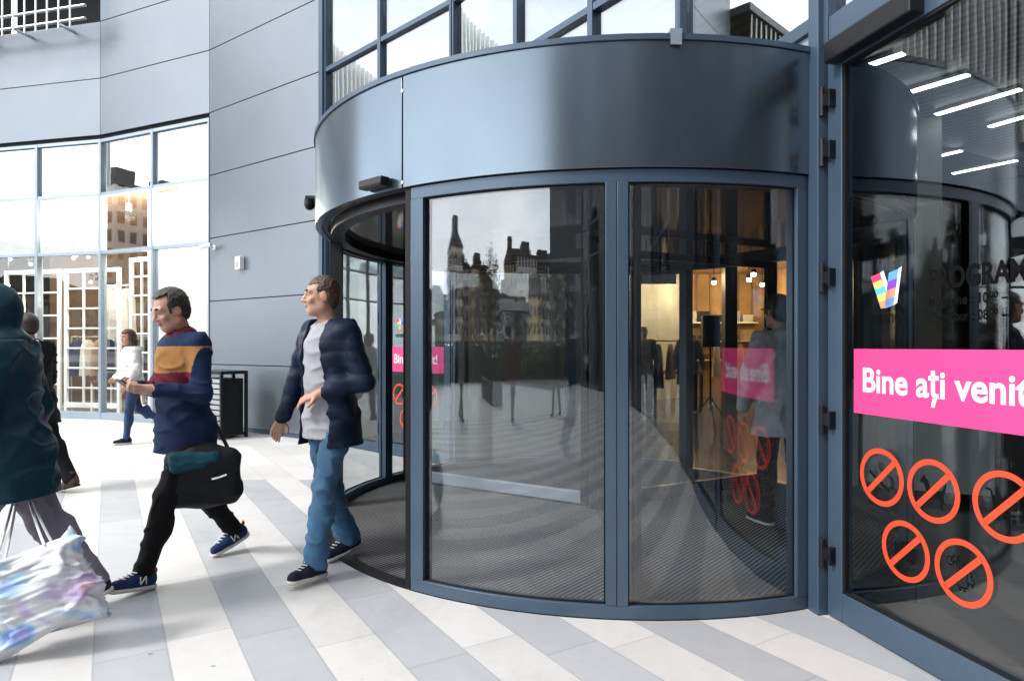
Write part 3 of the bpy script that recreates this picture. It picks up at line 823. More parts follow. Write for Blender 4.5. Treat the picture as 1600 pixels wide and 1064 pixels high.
door_leaf('D', 1.47, 2.86, 'distant glass door with pink banner seen through the left end of the revolving door', (2.66, 2.40, 1.75, 1.02, 0.33), 1.68, True)

# ------------------------------------------------------------------ left shop behind the windows
def lamp(name, loc, energy, color, size=0.3, parent=None):
    d = bpy.data.lights.new(name, 'POINT'); d.energy = energy; d.color = color; d.shadow_soft_size = size
    o = bpy.data.objects.new(name, d); COL.objects.link(o)
    if parent is not None: o.parent = parent
    o.location = loc
    return o
def seg_basis(nm):
    o, t, n, ln = frame_of(nm); return o, t, -n      # -n points into the shop
M['shopwall'] = mat('warm_shop_wall', (0.17, 0.115, 0.075), 0.8, 0, 0.25, 1.5)
M['wood'] = mat('warm_wood', (0.16, 0.09, 0.045), 0.5, 0, 0.25, 3, stretch=(1, 1, 8))
M['yellowwall'] = mat('yellow_shop_wall', (0.34, 0.21, 0.085), 0.8, 0, 0.35, 1.3)
M['shopfloor'] = mat('shop_floor_wood', (0.42, 0.36, 0.29), 0.35, 0, 0.15, 2, stretch=(1, 8, 1))
mb = MB()
pA = outer(SEG['Z'][0], 7.0); pB = outer(SEG['A'][0], 7.0); pC = outer(SEG['B'][0], 7.0); pD = outer(SEG['C'][0], 7.0); pE = outer(SEG['D'][0], 7.0)
for a, b in ((pA, pB), (pB, pC), (pC, pD), (pD, pE)):
    mb.add([(a.x, a.y, 0), (b.x, b.y, 0), (b.x, b.y, 5.39), (a.x, a.y, 5.39)], [(0, 1, 2, 3)])
tag(mb.build('shop_wall', M['shopwall']), 'warm brown back wall of the left clothes shop', 'wall', kind='structure')
mb = MB()
for a, b in ((SEG['Z'][0], SEG['A'][0]), (SEG['A'][0], SEG['B'][0]), (SEG['B'][0], SEG['C'][0]), (SEG['C'][0], SEG['D'][0])):
    ia, ib, oa, ob_ = outer(a, .3), outer(b, .3), outer(a, 6.99), outer(b, 6.99)
    mb.add([(ia.x, ia.y, 4.3), (oa.x, oa.y, 4.3), (ob_.x, ob_.y, 4.3), (ib.x, ib.y, 4.3)], [(0, 1, 2, 3)])
tag(mb.build('shop_ceiling', M['wood']), 'brown ceiling of the left clothes shop', 'ceiling', kind='structure')

# white lattice display frame behind bays A2 and B1
def lattice(nm, s0, s1, depth, z0, z1, cols, rows, label):
    o, t, i_ = seg_basis(nm)
    root = empty('lattice_frame', tuple(o + t * s0 + i_ * depth), 0, label, 'display frame', 'white lattice frames in the shop window')
    w = s1 - s0; Z3 = Vector((0, 0, 0))
    mb = MB()
    for x in (0, w): mb.obox(Z3, t, i_, UP, (x - 0.035, x + 0.035), (-0.03, 0.03), (0.02, z1))
    mb.obox(Z3, t, i_, UP, (0.035, w - 0.035), (-0.03, 0.03), (z1 - 0.08, z1)); mb.obox(Z3, t, i_, UP, (0.035, w - 0.035), (-0.03, 0.03), (z0, z0 + 0.1))
    mb.build('frame', M['white'], root, bevel=0.004)
    mb = MB()
    for c in range(1, cols): mb.obox(Z3, t, i_, UP, (w * c / cols - 0.018, w * c / cols + 0.018), (-0.018, 0.018), (z0 + 0.1, z1 - 0.08))
    for r in range(1, rows):
        z = z0 + (z1 - z0) * r / rows
        mb.obox(Z3, t, i_, UP, (0.035, w - 0.035), (-0.0175, 0.0175), (z - 0.017, z + 0.017))
    mb.build('lattice_bars', M['white'], root)
    return root
lattice('A', 0.1, 1.45, 0.55, 0.15, 2.95, 3, 6, 'white lattice display frame behind the leftmost shop window, partly hidden by the teal jacket')
lattice('A', 1.62, 2.9, 0.55, 0.15, 2.95, 3, 7, 'white lattice display frame with a pale garment hanging behind it')
lattice('B', 0.12, 0.72, 0.55, 0.15, 3.12, 2, 8, 'narrow white lattice display frame beside the white window wall')
o, t, i_ = seg_basis('B')
mb = MB().obox(o, t, i_, UP, (0.76, 2.86), (0.42, 0.54), (0.006, 4.29))
tag(mb.build('window_wall', M['offwhite']), 'white wall panel standing behind the shop window beside the grey cladding', 'wall', kind='structure')

def garment_mesh(w, h, d, n=10, seed=0):
    """One hanging garment: shoulders, folds, open hem."""
    rnd = random.Random(seed); vs, fs = [], []
    rows, cols = 9, 14
    ph = [rnd.uniform(0, 6.28) for _ in range(4)]
    for r in range(rows + 1):
        v = r / rows
        ww = w * (0.35 + 0.65 * min(1, (v * 6)) ** 0.7) * (0.86 + 0.2 * v)
        for c in range(cols):
            a = 2 * math.pi * c / cols
            fold = 1 + 0.22 * v * math.sin(3 * a + ph[0]) + 0.15 * v * math.sin(5 * a + ph[1])
            vs.append((ww / 2 * math.cos(a), d / 2 * math.sin(a) * fold * (0.4 + 0.6 * v), -h * v + 0.01 * math.sin(2 * a + ph[2])))
    for r in range(rows):
        for c in range(cols):
            fs.append((r * cols + c, r * cols + (c + 1) % cols, (r + 1) * cols + (c + 1) % cols, (r + 1) * cols + c))
    fs.append(tuple(range(cols)))
    return vs, fs
CLOTH = {k: mat('cloth_' + k, c, 0.9, 0, 0.12, 14, 0.2, 60, sheen=0.2) for k, c in dict(cream=(0.62, 0.60, 0.54), black=(0.018, 0.018, 0.02), maroon=(0.13, 0.02, 0.035), grey=(0.22, 0.22, 0.23), lilac=(0.42, 0.38, 0.46), mustard=(0.5, 0.3, 0.06), navy=(0.02, 0.035, 0.09), tan=(0.4, 0.28, 0.17)).items()}
def rail(nm, s, depth, h, ln, items, label, rot=0.0, seed=3, base_pt=None):
    """Clothes rail thing; every garment on it is a thing of its own."""
    o, t, i_ = seg_basis(nm)
    p = (o + t * s + i_ * depth) if base_pt is None else Vector(base_pt)
    rz = math.atan2(t.y, t.x) + rot
    root = empty('clothes_rail', tuple(p), rz, label, 'clothes rail')
    mb = MB()
    for x in (-ln / 2, ln / 2): mb.cyl((x, 0, 0.05), (x, 0, h), 0.014, n=8)
    mb.cyl((-ln / 2, 0, h), (ln / 2, 0, h), 0.014, n=8)
    mb.build('rail_frame', M['steel'], root, smooth=True)
    for x in (-ln / 2, ln / 2): MB().box(x - 0.02, x + 0.02, -0.25, 0.25, 0.006, 0.05).build('foot', M['steel'], root)
    rnd = random.Random(seed)
    R3 = Matrix.Rotation(rz, 3, 'Z')
    k = len(items)
    for q, (col, gl, lab) in enumerate(items):
        x = -ln / 2 + ln * (q + 0.5) / k
        vs, fs = garment_mesh(0.40, gl, 0.16 + 0.04 * rnd.random(), seed=seed * 50 + q)
        g_ = MB().add(vs, fs).build('garment', CLOTH[col], None, smooth=True)
        g_.location = p + R3 @ Vector((x, 0, h - 0.075)); g_.rotation_euler = (0, 0, rz + rad(74 + rnd.uniform(-9, 9)))
        tag(g_, lab, 'garment', 'clothes hanging in the left shop')
        hk = MB().tube([(-0.17, 0, -0.03), (0, 0, 0.012), (0, 0, 0.05), (0.02, 0, 0.075)], 0.005, 6); hk.tube([(0, 0, 0.012), (0.17, 0, -0.03)], 0.005, 6)
        hk.build('hanger', M['steel'], g_)
def labs(col, n, where, adj): return [(col, 0.0, f'{adj} {w} {where}') for w in n]
rail('A', 2.30, 1.15, 2.66, 0.62, [('cream', 1.0, 'long cream garment hanging high in the shop window, left one'), ('cream', 1.06, 'longest cream garment hanging high in the shop window, middle'), ('cream', 0.98, 'cream garment hanging high in the shop window, right one')], 'tall steel rail with three cream garments in the shop window', seed=1)
rail('A', 2.25, 2.3, 1.62, 1.3, [('black', .62, 'short black top at the left end of the upper rail'), ('black', .6, 'black top second from the left on the upper rail'), ('grey', .64, 'grey top in the middle of the black ones'), ('black', .62, 'black top right of the grey one'), ('maroon', .9, 'long maroon dress at the right end of the upper rail')], 'steel rail with short black tops behind the lattice', seed=2)
rail('A', 2.0, 3.1, 1.28, 1.6, [('maroon', .7, 'maroon jumper at the left end of the low rail'), ('maroon', .72, 'maroon jumper second on the low rail'), ('grey', .7, 'grey shirt between maroon jumpers and black trousers'), ('black', .9, 'black trousers on the low rail'), ('lilac', .7, 'lilac blouse at the right end of the low rail')], 'low steel rail with maroon jumpers deeper in the shop', seed=3)
rail('B', 0.5, 1.7, 1.45, 0.9, [('lilac', .8, 'lilac dress behind the narrow lattice frame'), ('maroon', .6, 'maroon scarf top behind the narrow lattice frame'), ('mustard', .7, 'mustard cardigan behind the narrow lattice frame')], 'short steel rail with a lilac dress behind the narrow lattice', seed=4)
rail('A', 0.8, 2.0, 1.6, 1.2, [('navy', .8, 'navy shirt in the leftmost shop window'), ('cream', .8, 'cream shirt in the leftmost shop window'), ('tan', .8, 'tan shirt in the leftmost shop window'), ('navy', .7, 'short navy shirt at the right end of the leftmost rail')], 'steel rail with navy and tan shirts in the leftmost window', seed=5)
# display table and shelf unit
o, t, i_ = seg_basis('A')
tb = empty('display_table', tuple(o + t * 2.3 + i_ * 1.25), math.atan2(t.y, t.x), 'low pale display table with folded jeans in the shop window', 'table')
MB().box(-.55, .55, -.3, .3, .62, .66).build('tabletop', M['wood'], tb, bevel=.004)
for x in (-.5, .5):
    for y in (-.25, .25): MB().box(x - .025, x + .025, y - .025, y + .025, .006, .62).build('leg', M['white'], tb)
rz = math.atan2(t.y, t.x)
for q in range(4):
    st_ = MB()
    for l_ in range(4): st_.box(-.11, .11, -.13, .13, .045 * l_ + .002, .045 * l_ + .042)
    g_ = st_.build('folded_clothes', CLOTH[('grey', 'navy', 'grey', 'black')[q]], None, bevel=.012)
    g_.location = o + t * (2.3 - .4 + .27 * q) + i_ * 1.25 + UP * .66; g_.rotation_euler = (0, 0, rz)
    tag(g_, ('pile of folded grey shirts at the left end of the display table', 'pile of folded navy shirts on the display table', 'pile of folded grey shirts right of the navy pile', 'pile of folded black shirts at the right end of the display table')[q], 'clothes pile', 'folded piles on the display table')
# spotlights in the shop ceiling (their own light)
for q, (u, v) in enumerate([(16, 405), (48, 413), (52, 425), (115, 403), (138, 402), (142, 441), (75, 398), (13, 446), (118, 400)]):
    z = 4.22 - 0.0
    k = (z - 1.4) / ((540 - v) / 1030); 
    if k > 18.5: k = 18.5
    if k < 13.5: k = 13.5
    p = Vector(((u - 800) / 1030 * k, k, 1.4 + (540 - v) / 1030 * k))
    sp = empty('spotlight', tuple(p), 0, 'small lit spotlight on a rod under the shop ceiling', 'spotlight', 'spotlights in the left shop')
    MB().sphere((0, 0, 0), 0.036, 12).build('bulb', M['spot_warm'], sp, smooth=True)
    MB().cyl((0, 0, 0.05), (0, 0, 0.16), 0.045, 0.06, 12).cyl((0, 0, 0.16), (0, 0, max(0.2, 4.29 - p.z)), 0.008, n=6).build('shade', M['blackmetal'], sp, smooth=True)
    if q % 3 == 0: lamp('spot_glow', (0, 0, -0.12), 12, (1, 0.80, 0.52), 0.08, sp)
lamp('shop_glow', tuple(fp('A', 1.5, -3.2, 2.6)), 60, (1, 0.82, 0.58), 0.4)
lamp('shop_glow', tuple(fp('B', 0.6, -2.0, 2.6)), 50, (1, 0.85, 0.62), 0.4)
for nm_, s_ in (('A', .8), ('A', 2.3), ('B', .5), ('B', 1.8)):  # added lamps between glass and lattice, to brighten the lattice and garments
    sp = empty('spotlight', tuple(fp(nm_, s_, -.22, 4.0)), 0, 'added lamp close behind the shop window that brightens the lattice', 'spotlight', 'added lamps behind the shop window')
    MB().cyl((0, 0, -.02), (0, 0, .1), .05, n=12).cyl((0, 0, .1), (0, 0, .295), .008, n=6).build('shade', M['white'], sp, smooth=True)
    MB().cyl((0, 0, -.03), (0, 0, -.0205), .042, n=12).build('bulb', M['spot_warm'], sp)
    lamp('spot_glow', (0, 0, -.14), 75, (1, .93, .82), .1, sp)

# ------------------------------------------------------------------ warm shop deep in the hall, seen through the revolving door
SX0, SX1, SY0, SY1, SH = 2.2, 6.9, 13.2, 18.0, 3.35
shop = empty('inner_shop', (0, 0, 0), 0, 'warmly lit clothes shop with yellow walls deep inside the mall', 'shop')
mb = MB()
mb.box(SX0, SX1, SY1, SY1 + .1, 0.006, SH); mb.box(SX0 - .1, SX0, SY0, SY1, 0.006, SH); mb.box(SX1, SX1 + .1, SY0, SY1, 0.006, SH)
mb.build('wall', M['yellowwall'], shop)
MB().box(SX0 - .1, SX1 + .1, SY0 + .003, SY1, SH + .002, SH + .06).build('ceiling', M['wood'], shop)
MB().box(SX0 - .1, SX1 + .1, SY0 - .12, SY0, SH - .25, 5.35).build('bulkhead', M['clad_dark'], shop)
for x in (SX0, 4.35, SX1): MB().box(x - .12, x + .12, SY0 - .12, SY0 + .1, .006, SH - .252).build('pillar', M['blackmetal'], shop)
shv = MB()
for z in (1.0, 1.5, 2.0): shv.box(4.6, 6.6, SY1 - .35, SY1 - .002, z, z + .03)
shv.build('shelf', M['white'], shop)
for k, (x, y) in enumerate(((3.5, 14.3), (4.1, 15.8), (5.2, 14.2), (6.2, 15.8), (4.5, 16.9), (3.3, 16.9), (5.7, 17.0), (2.6, 15.2), (3.0, 15.9), (3.8, 14.7), (4.8, 14.6), (5.5, 15.3), (5.9, 14.9), (6.5, 15.2), (6.3, 16.6), (4.9, 16.0))):
    sp = empty('spotlight', (x, y, SH - .42), 0, 'small warm lit spotlight in the inner shop ceiling', 'spotlight', 'spotlights in the inner shop')
    MB().sphere((0, 0, 0), .05, 12).build('bulb', M['spot_warm'], sp, smooth=True)
    MB().cyl((0, 0, .03), (0, 0, .12), .06, n=12).cyl((0, 0, .12), (0, 0, .42), .008, n=6).build('shade', M['blackmetal'], sp, smooth=True)
    if k < 7: lamp('spot_glow', (0, 0, -.15), 15, (1, .66, .32), .1, sp)
cols = ['black', 'tan', 'grey', 'maroon', 'black', 'cream', 'navy', 'tan']
where = ['inner shop rail by the left pillar', 'inner shop rail in the middle', 'inner shop rail at the right']
for ri, (x, y) in enumerate(((3.2, 14.4), (5.2, 15.0), (6.1, 14.2))):
    its = [(cols[(k * 3 + ri) % 8], 0.75 + .1 * ((k * 7) % 3), f"{cols[(k * 3 + ri) % 8]} garment, {['first', 'second', 'third', 'fourth', 'fifth'][k]} from the left on the {where[ri]}") for k in range(5)]
    rail('B', 0, 0, 1.5, 1.3, its, f'clothes rail standing on the {where[ri].replace("inner shop rail", "inner shop floor")}', base_pt=(x, y, 0.0), seed=20 + ri)
# mannequin by the left pillar and a loudspeaker on its stand
def lathe(prof, n=16):
    vs = [(r * math.cos(2 * math.pi * i / n), r * math.sin(2 * math.pi * i / n), z) for r, z in prof for i in range(n)]
    fs = [(j * n + i, j * n + (i + 1) % n, (j + 1) * n + (i + 1) % n, (j + 1) * n + i) for j in range(len(prof) - 1) for i in range(n)]
    return vs, fs
def pix(u, v, z_):
    return Vector(((u - 800) / 1030 * z_, z_, 1.4 + (540 - v) / 1030 * z_))
spk = empty('loudspeaker', (pix(1110, 0, 11).x, 11, 1.38), rad(-8), 'black loudspeaker box on a thin stand inside the hall', 'loudspeaker')
MB().box(-.14, .14, -.12, .12, .0, .52).build('cabinet', M['blackmetal'], spk, bevel=.02)
MB().box(-.12, .12, -.128, -.122, .03, .49).build('grille', M['black'], spk)
sst = empty('speaker_stand', (pix(1110, 0, 11).x, 11, 0), 0, 'black tripod stand carrying the loudspeaker', 'stand')
MB().cyl((0, 0, .3), (0, 0, 1.38), .018, n=10).build('pole', M['blackmetal'], sst)
for k in range(3):
    a = 2.1 * k + .4
    MB().cyl((0, 0, .55), (.42 * math.cos(a), .42 * math.sin(a), .012), .012, n=8).build('leg', M['blackmetal'], sst)

# ------------------------------------------------------------------ plaza furniture and fittings
def on_facade(name, nm, s, z, label, cat):
    o, t, n, ln = frame_of(nm)
    return empty(name, tuple(o + t * s + UP * z), math.atan2(t.y, t.x), label, cat)
cc = on_facade('security_camera', 'C', 0.16, 3.07, 'small white bullet camera on the grey panel beside the shop window', 'security camera')
MB().box(-.04, .04, -.012, -.001, -.04, .04).build('mount', M['white'], cc, bevel=.003)
MB().cyl((0, -.01, 0), (0, -.09, 0), .016, n=10).build('arm', M['white'], cc)
MB().cyl((.07, -.10, .03), (-.14, -.16, 0), .038, n=14).build('housing', M['white'], cc, smooth=True)
MB().cyl((-.141, -.1603, 0), (-.15, -.163, -.002), .034, n=14).build('lens', M['black'], cc, smooth=True)
sb_ = on_facade('wall_box', 'C', 0.98, 2.64, 'small pale sensor box on the grey panel between camera and revolving door', 'wall box')
MB().box(-.07, .07, -.09, -.001, 0, .21).build('casing', M['white'], sb_, bevel=.01)
MB().box(-.045, .045, -.094, -.0905, .03, .12).build('cover', M['frame_light'], sb_, bevel=.003)
a = 188; p = Vector((DX, DY, 0)) + ang(a, RC + .002, 2.545)
bc = empty('security_camera', tuple(p), rad(a - 90 + 180), 'small black dome camera on the left edge of the canopy', 'security camera')
MB().box(-.05, .05, -.025, -.001, -.05, .06).build('mount', M['blackmetal'], bc, bevel=.006)
MB().cyl((0, -.02, .035), (0, -.10, .035), .034, n=14).cyl((0, -.07, .03), (0, -.07, -.01), .045, n=16).build('housing', M['blackmetal'], bc, smooth=True)
MB().sphere((0, -.07, -.012), .04, 14).build('dome', M['black'], bc, smooth=True)

binp = Vector((pix(346, 0, 10.15).x, 10.15, 0)); o, t, n, ln = frame_of('C')
lb = empty('litter_bin', tuple(binp), math.atan2(t.y, t.x), 'dark metal litter bin with louvred steel sides against the grey wall', 'litter bin')
mb = MB()
for x in (-.34, 0.0, .34):
    for y in (-.2, .2): mb.box(x - .022, x + .022, y - .022, y + .022, .0, .97)
mb.box(-.362, .362, -.222, .222, .97, 1.02); mb.box(-.318, -.022, -.2, .2, .04, .08); mb.box(.022, .318, -.2, .2, .04, .08)
mb.build('frame', M['blackmetal'], lb, bevel=.006)
for x0, x1 in ((-.316, -.024), (.024, .316)):
    mb = MB()
    for k in range(10):
        z = .12 + .08 * k
        mb.obox((0, -.2, z), (1, 0, 0), Vector((0, 1, .45)).normalized(), Vector((0, -.45, 1)).normalized(), (x0, x1), (0, .02), (0, .062))
    mb.build('louvre_panel', M['steel'], lb, bevel=.002)
MB().box(-.31, .31, -.15, .17, .081, .9).build('liner', M['black'], lb)

# ------------------------------------------------------------------ the town behind the camera, mirrored in the glass
def block_mat(name, wall, win):
    m, nt, p = nodes_of(name)
    tc = nd(nt, 'ShaderNodeTexCoord'); 
    sx = nd(nt, 'ShaderNodeSeparateXYZ'); nt.links.new(tc.outputs['Object'], sx.inputs[0])
    ad = nd(nt, 'ShaderNodeMath', operation='ADD'); nt.links.new(sx.outputs[0], ad.inputs[0]); nt.links.new(sx.outputs[1], ad.inputs[1])
    cb = nd(nt, 'ShaderNodeCombineXYZ'); nt.links.new(ad.outputs[0], cb.inputs[0]); nt.links.new(sx.outputs[2], cb.inputs[1])
    br = nd(nt, 'ShaderNodeTexBrick', Scale=1.0, offset=0.0)
    br.inputs['Brick Width'].default_value = 2.1; br.inputs['Row Height'].default_value = 2.7; br.inputs['Mortar Size'].default_value = 0.5; br.inputs['Mortar Smooth'].default_value = 0.0
    br.inputs['Color1'].default_value = (*win, 1); br.inputs['Color2'].default_value = (*[c * 2.0 for c in win], 1); br.inputs['Mortar'].default_value = (*wall, 1)
    nt.links.new(cb.outputs[0], br.inputs['Vector'])
    n = nd(nt, 'ShaderNodeTexNoise', Scale=0.25, Detail=6.0); nt.links.new(tc.outputs['Object'], n.inputs['Vector'])
    mr = nd(nt, 'ShaderNodeMath', operation='MULTIPLY_ADD'); mr.inputs[1].default_value = 0.7; mr.inputs[2].default_value = 0.6; nt.links.new(n.outputs['Fac'], mr.inputs[0])
    vm = nd(nt, 'ShaderNodeVectorMath', operation='SCALE'); nt.links.new(br.outputs['Color'], vm.inputs[0]); nt.links.new(mr.outputs[0], vm.inputs['Scale'])
    nt.links.new(vm.outputs[0], p.inputs['Base Color']); p.inputs['Roughness'].default_value = 0.7
    return m
BM_ = [block_mat('block_ochre', (0.6, 0.45, 0.24), (0.02, 0.022, 0.025)), block_mat('block_grey', (0.5, 0.48, 0.45), (0.02, 0.022, 0.026)), block_mat('block_brown', (0.42, 0.30, 0.2), (0.015, 0.016, 0.02)), block_mat('block_pale', (0.66, 0.62, 0.56), (0.03, 0.032, 0.036))]
M['rooft'] = mat('dark_roof', (0.06, 0.05, 0.045), 0.8, 0, 0.2, 1)
rnd = random.Random(11)
names_ = ['ochre', 'grey', 'brown', 'pale']
for k in range(38):
    az = 200 + k * 2.5 + rnd.uniform(-1, 1)             # degrees counter-clockwise from +X
    if k >= 34: az = 176 + (k - 34) * 6.5
    dist = rnd.uniform(98, 135); w = rnd.uniform(10, 17); dp = rnd.uniform(9, 13); h = rnd.choice((9, 11, 12, 14, 15.5))
    if k % 9 == 3: h, w = 17, 9
    if k >= 34 or az < 206: h = rnd.choice((6.5, 7.5, 9))
    kind = (k * 5 + (k // 4)) % 4
    b = empty('apartment_building', (dist * math.cos(rad(az)), dist * math.sin(rad(az)), 0), rad(az + 90 + rnd.uniform(-16, 16)), f"{names_[kind]} apartment block far across the plaza, mirrored in the glass", 'building', 'apartment blocks across the plaza')
    MB().box(-w / 2, w / 2, -dp / 2, dp / 2, 0, h).build('wall', BM_[kind], b)
    rf = MB()
    if k % 3 == 0:
        rf.add([(-w / 2 - .4, -dp / 2 - .4, h + .01), (w / 2 + .4, -dp / 2 - .4, h + .01), (w / 2 + .4, dp / 2 + .4, h + .01), (-w / 2 - .4, dp / 2 + .4, h + .01), (-w / 5, 0, h + 3.6), (w / 5, 0, h + 3.6)], [(3, 2, 1, 0), (0, 1, 5, 4), (2, 3, 4, 5), (1, 2, 5), (3, 0, 4)])
    else:
        rf.box(-w / 2 - .3, w / 2 + .3, -dp / 2 - .3, dp / 2 + .3, h + .01, h + .5); rf.box(-w / 4, w / 6, -dp / 4, dp / 4, h + .5, h + 3.0)
        rf.box(w / 4, w / 4 + .8, -.4, .4, h + .5, h + 2.2)
    if k % 9 == 3:
        rf.box(-w / 5, w / 5, -2, 2, h + 3.0, h + 5.5)
    rf.build('roof', M['rooft'], b)
    bl = MB()
    for fz in range(3, int(h) - 1, 3):
        bl.box(-w / 2 + 1, -w / 2 + 3.4, dp / 2, dp / 2 + 1.1, fz, fz + 1.0); bl.box(w / 2 - 3.4, w / 2 - 1, dp / 2, dp / 2 + 1.1, fz, fz + 1.0)
        bl.box(-w / 2 + 1, -w / 2 + 3.4, -dp / 2 - 1.1, -dp / 2, fz, fz + 1.0); bl.box(w / 2 - 3.4, w / 2 - 1, -dp / 2 - 1.1, -dp / 2, fz, fz + 1.0)
    bl.build('balcony', BM_[(kind + 1) % 4], b)
# trees: trunk with limbs, crown of leaf cards in clumps
M['bark'] = mat('bark', (0.09, 0.065, 0.045), 0.9, 0, 0.3, 8, 0.5, 20)
LEAF = []
for nm, c in (('dark', (0.045, 0.06, 0.018)), ('olive', (0.10, 0.085, 0.022)), ('rust', (0.14, 0.075, 0.02))):
    LEAF.append(mat('leaves_' + nm, c, 0.6, 0, 0.4, 1.2))
def tree_mesh(seed, h):
    rnd = random.Random(seed)
    tr = MB(); cr = MB()
    tr.cyl((0, 0, 0), (0.05, 0.03, h * .45), .17, .11, 9)
    for k in range(7):
        a = k * .9 + rnd.uniform(-.2, .2); e = Vector((math.cos(a) * h * .2, math.sin(a) * h * .2, h * (.55 + .06 * k)))
        tr.cyl((0.05, 0.03, h * (.33 + .02 * k)), e, .07, .02, 6)
    tr.cyl((0.05, .03, h * .44), (0, 0, h * .9), .11, .02, 8)
    for k in range(26):
        a = rnd.uniform(0, 6.28); z = h * rnd.uniform(.38, .96); rr = h * .27 * math.sin(math.pi * min(1, max(.12, (z / h - .28) / .74))) ** .7 * rnd.uniform(.35, 1)
        c = Vector((math.cos(a) * rr, math.sin(a) * rr, z)); cs = h * rnd.uniform(.05, .1)
        for q in range(48):
            p = c + Vector([rnd.gauss(0, .55) for _ in range(3)]) * cs
            u = Vector([rnd.gauss(0, 1) for _ in range(3)]).normalized(); v = u.orthogonal().normalized(); s = rnd.uniform(.06, .13)
            cr.add([p + u * s, p + v * s * .6, p - u * s, p - v * s * .6], [(0, 1, 2, 3)], 0 if rnd.random() < .5 else 1)
    return tr, cr
for k, (x, y, h) in enumerate(((-17, -13.5, 5.2), (-21, -16, 6.0), (-26, -10, 5.6), (-30, -21, 6.5), (-36, -6, 6.2), (-14, -25, 6.0), (-40, -1, 5.5), (-33, 4.5, 5.5))):
    tr, cr = tree_mesh(k, h)
    b = empty('tree', (x, y, 0), k * 1.3, 'autumn tree on the far side of the plaza, mirrored in the glass', 'tree', 'trees across the plaza')
    tr.build('trunk', M['bark'], b, smooth=True); cr.build('crown', [LEAF[k % 3], LEAF[(k + 1) % 3]], b)
# low pavilion with white posts and a glazed front across the plaza
pv_ = empty('pavilion', (-19, -20, 0), rad(40), 'low white framed pavilion across the plaza, mirrored in the glass', 'pavilion')
MB().box(-5, 5, -2, 2, 0.01, 2.9).build('wall', M['clad_dark'], pv_)
MB().box(-5.4, 5.4, -2.4, 2.4, 2.91, 3.3).build('roof', M['white'], pv_)
q = MB()
for k in range(9): q.box(-5 + k * 1.25 - .06, -5 + k * 1.25 + .06, 2.001, 2.12, 0.01, 2.9)
for z in (1.0, 2.0): q.box(-4.93, 4.93, 2.02, 2.1, z, z + .08)
q.build('frame', M['white'], pv_)
bb = empty('planter_box', (-9.5, -5.5, 0), .4, 'dark planter box with a low hedge on the plaza, mirrored in the glass', 'planter')
MB().box(-1.6, 1.6, -.4, .4, 0.002, .55).build('box', M['clad_dark'], bb, bevel=.02)
hd_ = MB(); rnd = random.Random(5)
for q in range(1500):
    p = Vector((rnd.uniform(-1.5, 1.5), rnd.uniform(-.34, .34), .55 + abs(rnd.gauss(0, .22)))); u = Vector([rnd.gauss(0, 1) for _ in range(3)]).normalized(); v = u.orthogonal().normalized()
    hd_.add([p + u * .06, p + v * .04, p - u * .06, p - v * .04], [(0, 1, 2, 3)])
hd_.build('hedge', LEAF[0], bb)

# a long clipped hedge, a railing and parked cars along the street behind the plaza: only mirrored in the glass
for k, (x, y, rz_, ln) in enumerate(((-16.5, -10.5, 2.2, 9.0), (-19.2, -2.0, 1.7, 8.0), (-9.0, -14.6, 3.0, 6.0))):
    hb = empty('hedge', (x, y, 0), rz_, 'long dark clipped hedge along the street behind the plaza, mirrored in the glass', 'hedge', 'hedges along the street')
    q = MB(); rnd = random.Random(40 + k)
    for i in range(5200):
        p = Vector((rnd.uniform(-ln / 2, ln / 2), rnd.gauss(0, .3), min(1.5, abs(rnd.gauss(.75, .42))) + .02)); u = Vector([rnd.gauss(0, 1) for _ in range(3)]).normalized(); v = u.orthogonal().normalized()
        q.add([p + u * .1, p + v * .06, p - u * .1, p - v * .06], [(0, 1, 2, 3)])
    q.build('foliage', LEAF[0], hb)
    MB().box(-ln / 2, ln / 2, -.3, .3, .0045, .9).build('stems', M['bark'], hb)
def car(x, y, rz_, c, lab):
    r = empty('parked_car', (x, y, .004), rz_, lab, 'car')
    m_ = mat('car_paint', c, .2, .3, 0, 1, coat=.8)
    prof = [(-2.1, .35), (-2.15, .75), (-1.95, .95), (-1.35, 1.0), (-.75, 1.42), (.65, 1.45), (1.45, 1.02), (2.1, .92), (2.15, .35)]
    def ext(pr, w): 
        n = len(pr); return [(x_, -w, z_) for x_, z_ in pr] + [(x_, w, z_) for x_, z_ in pr], [tuple(range(n))[::-1], tuple(range(n, 2 * n))] + [(i, (i + 1) % n, n + (i + 1) % n, n + i) for i in range(n)]
    MB().add(*ext(prof, .85)).build('body', m_, r, bevel=.06)
    MB().add(*ext([(-1.2, 1.02), (-.72, 1.36), (.6, 1.39), (1.25, 1.02)], .853)).build('window', M['drumceil'], r)
    for x_ in (-1.3, 1.35):
        for s_ in (-.72, .72):
            w_ = MB().cyl((x_, s_ - .1, .32), (x_, s_ + .1 + (.04 if s_ > 0 else 0), .32), .32, n=20).build('wheel', M['black'], r)
    for s_ in (-.6, .6): MB().box(-2.16, -2.08, s_ - .18, s_ + .18, .68, .8).build('headlight', M['film_white'], r)
car(-20.5, -13.0, 2.4, (.25, .03, .02), 'red car parked on the street behind the plaza, mirrored in the glass')
car(-22.5, -7.5, 2.0, (.5, .5, .5), 'silver car parked on the street behind the plaza, mirrored in the glass')
car(-14.5, -18.5, 2.7, (.02, .03, .06), 'dark blue car parked on the street behind the plaza, mirrored in the glass')

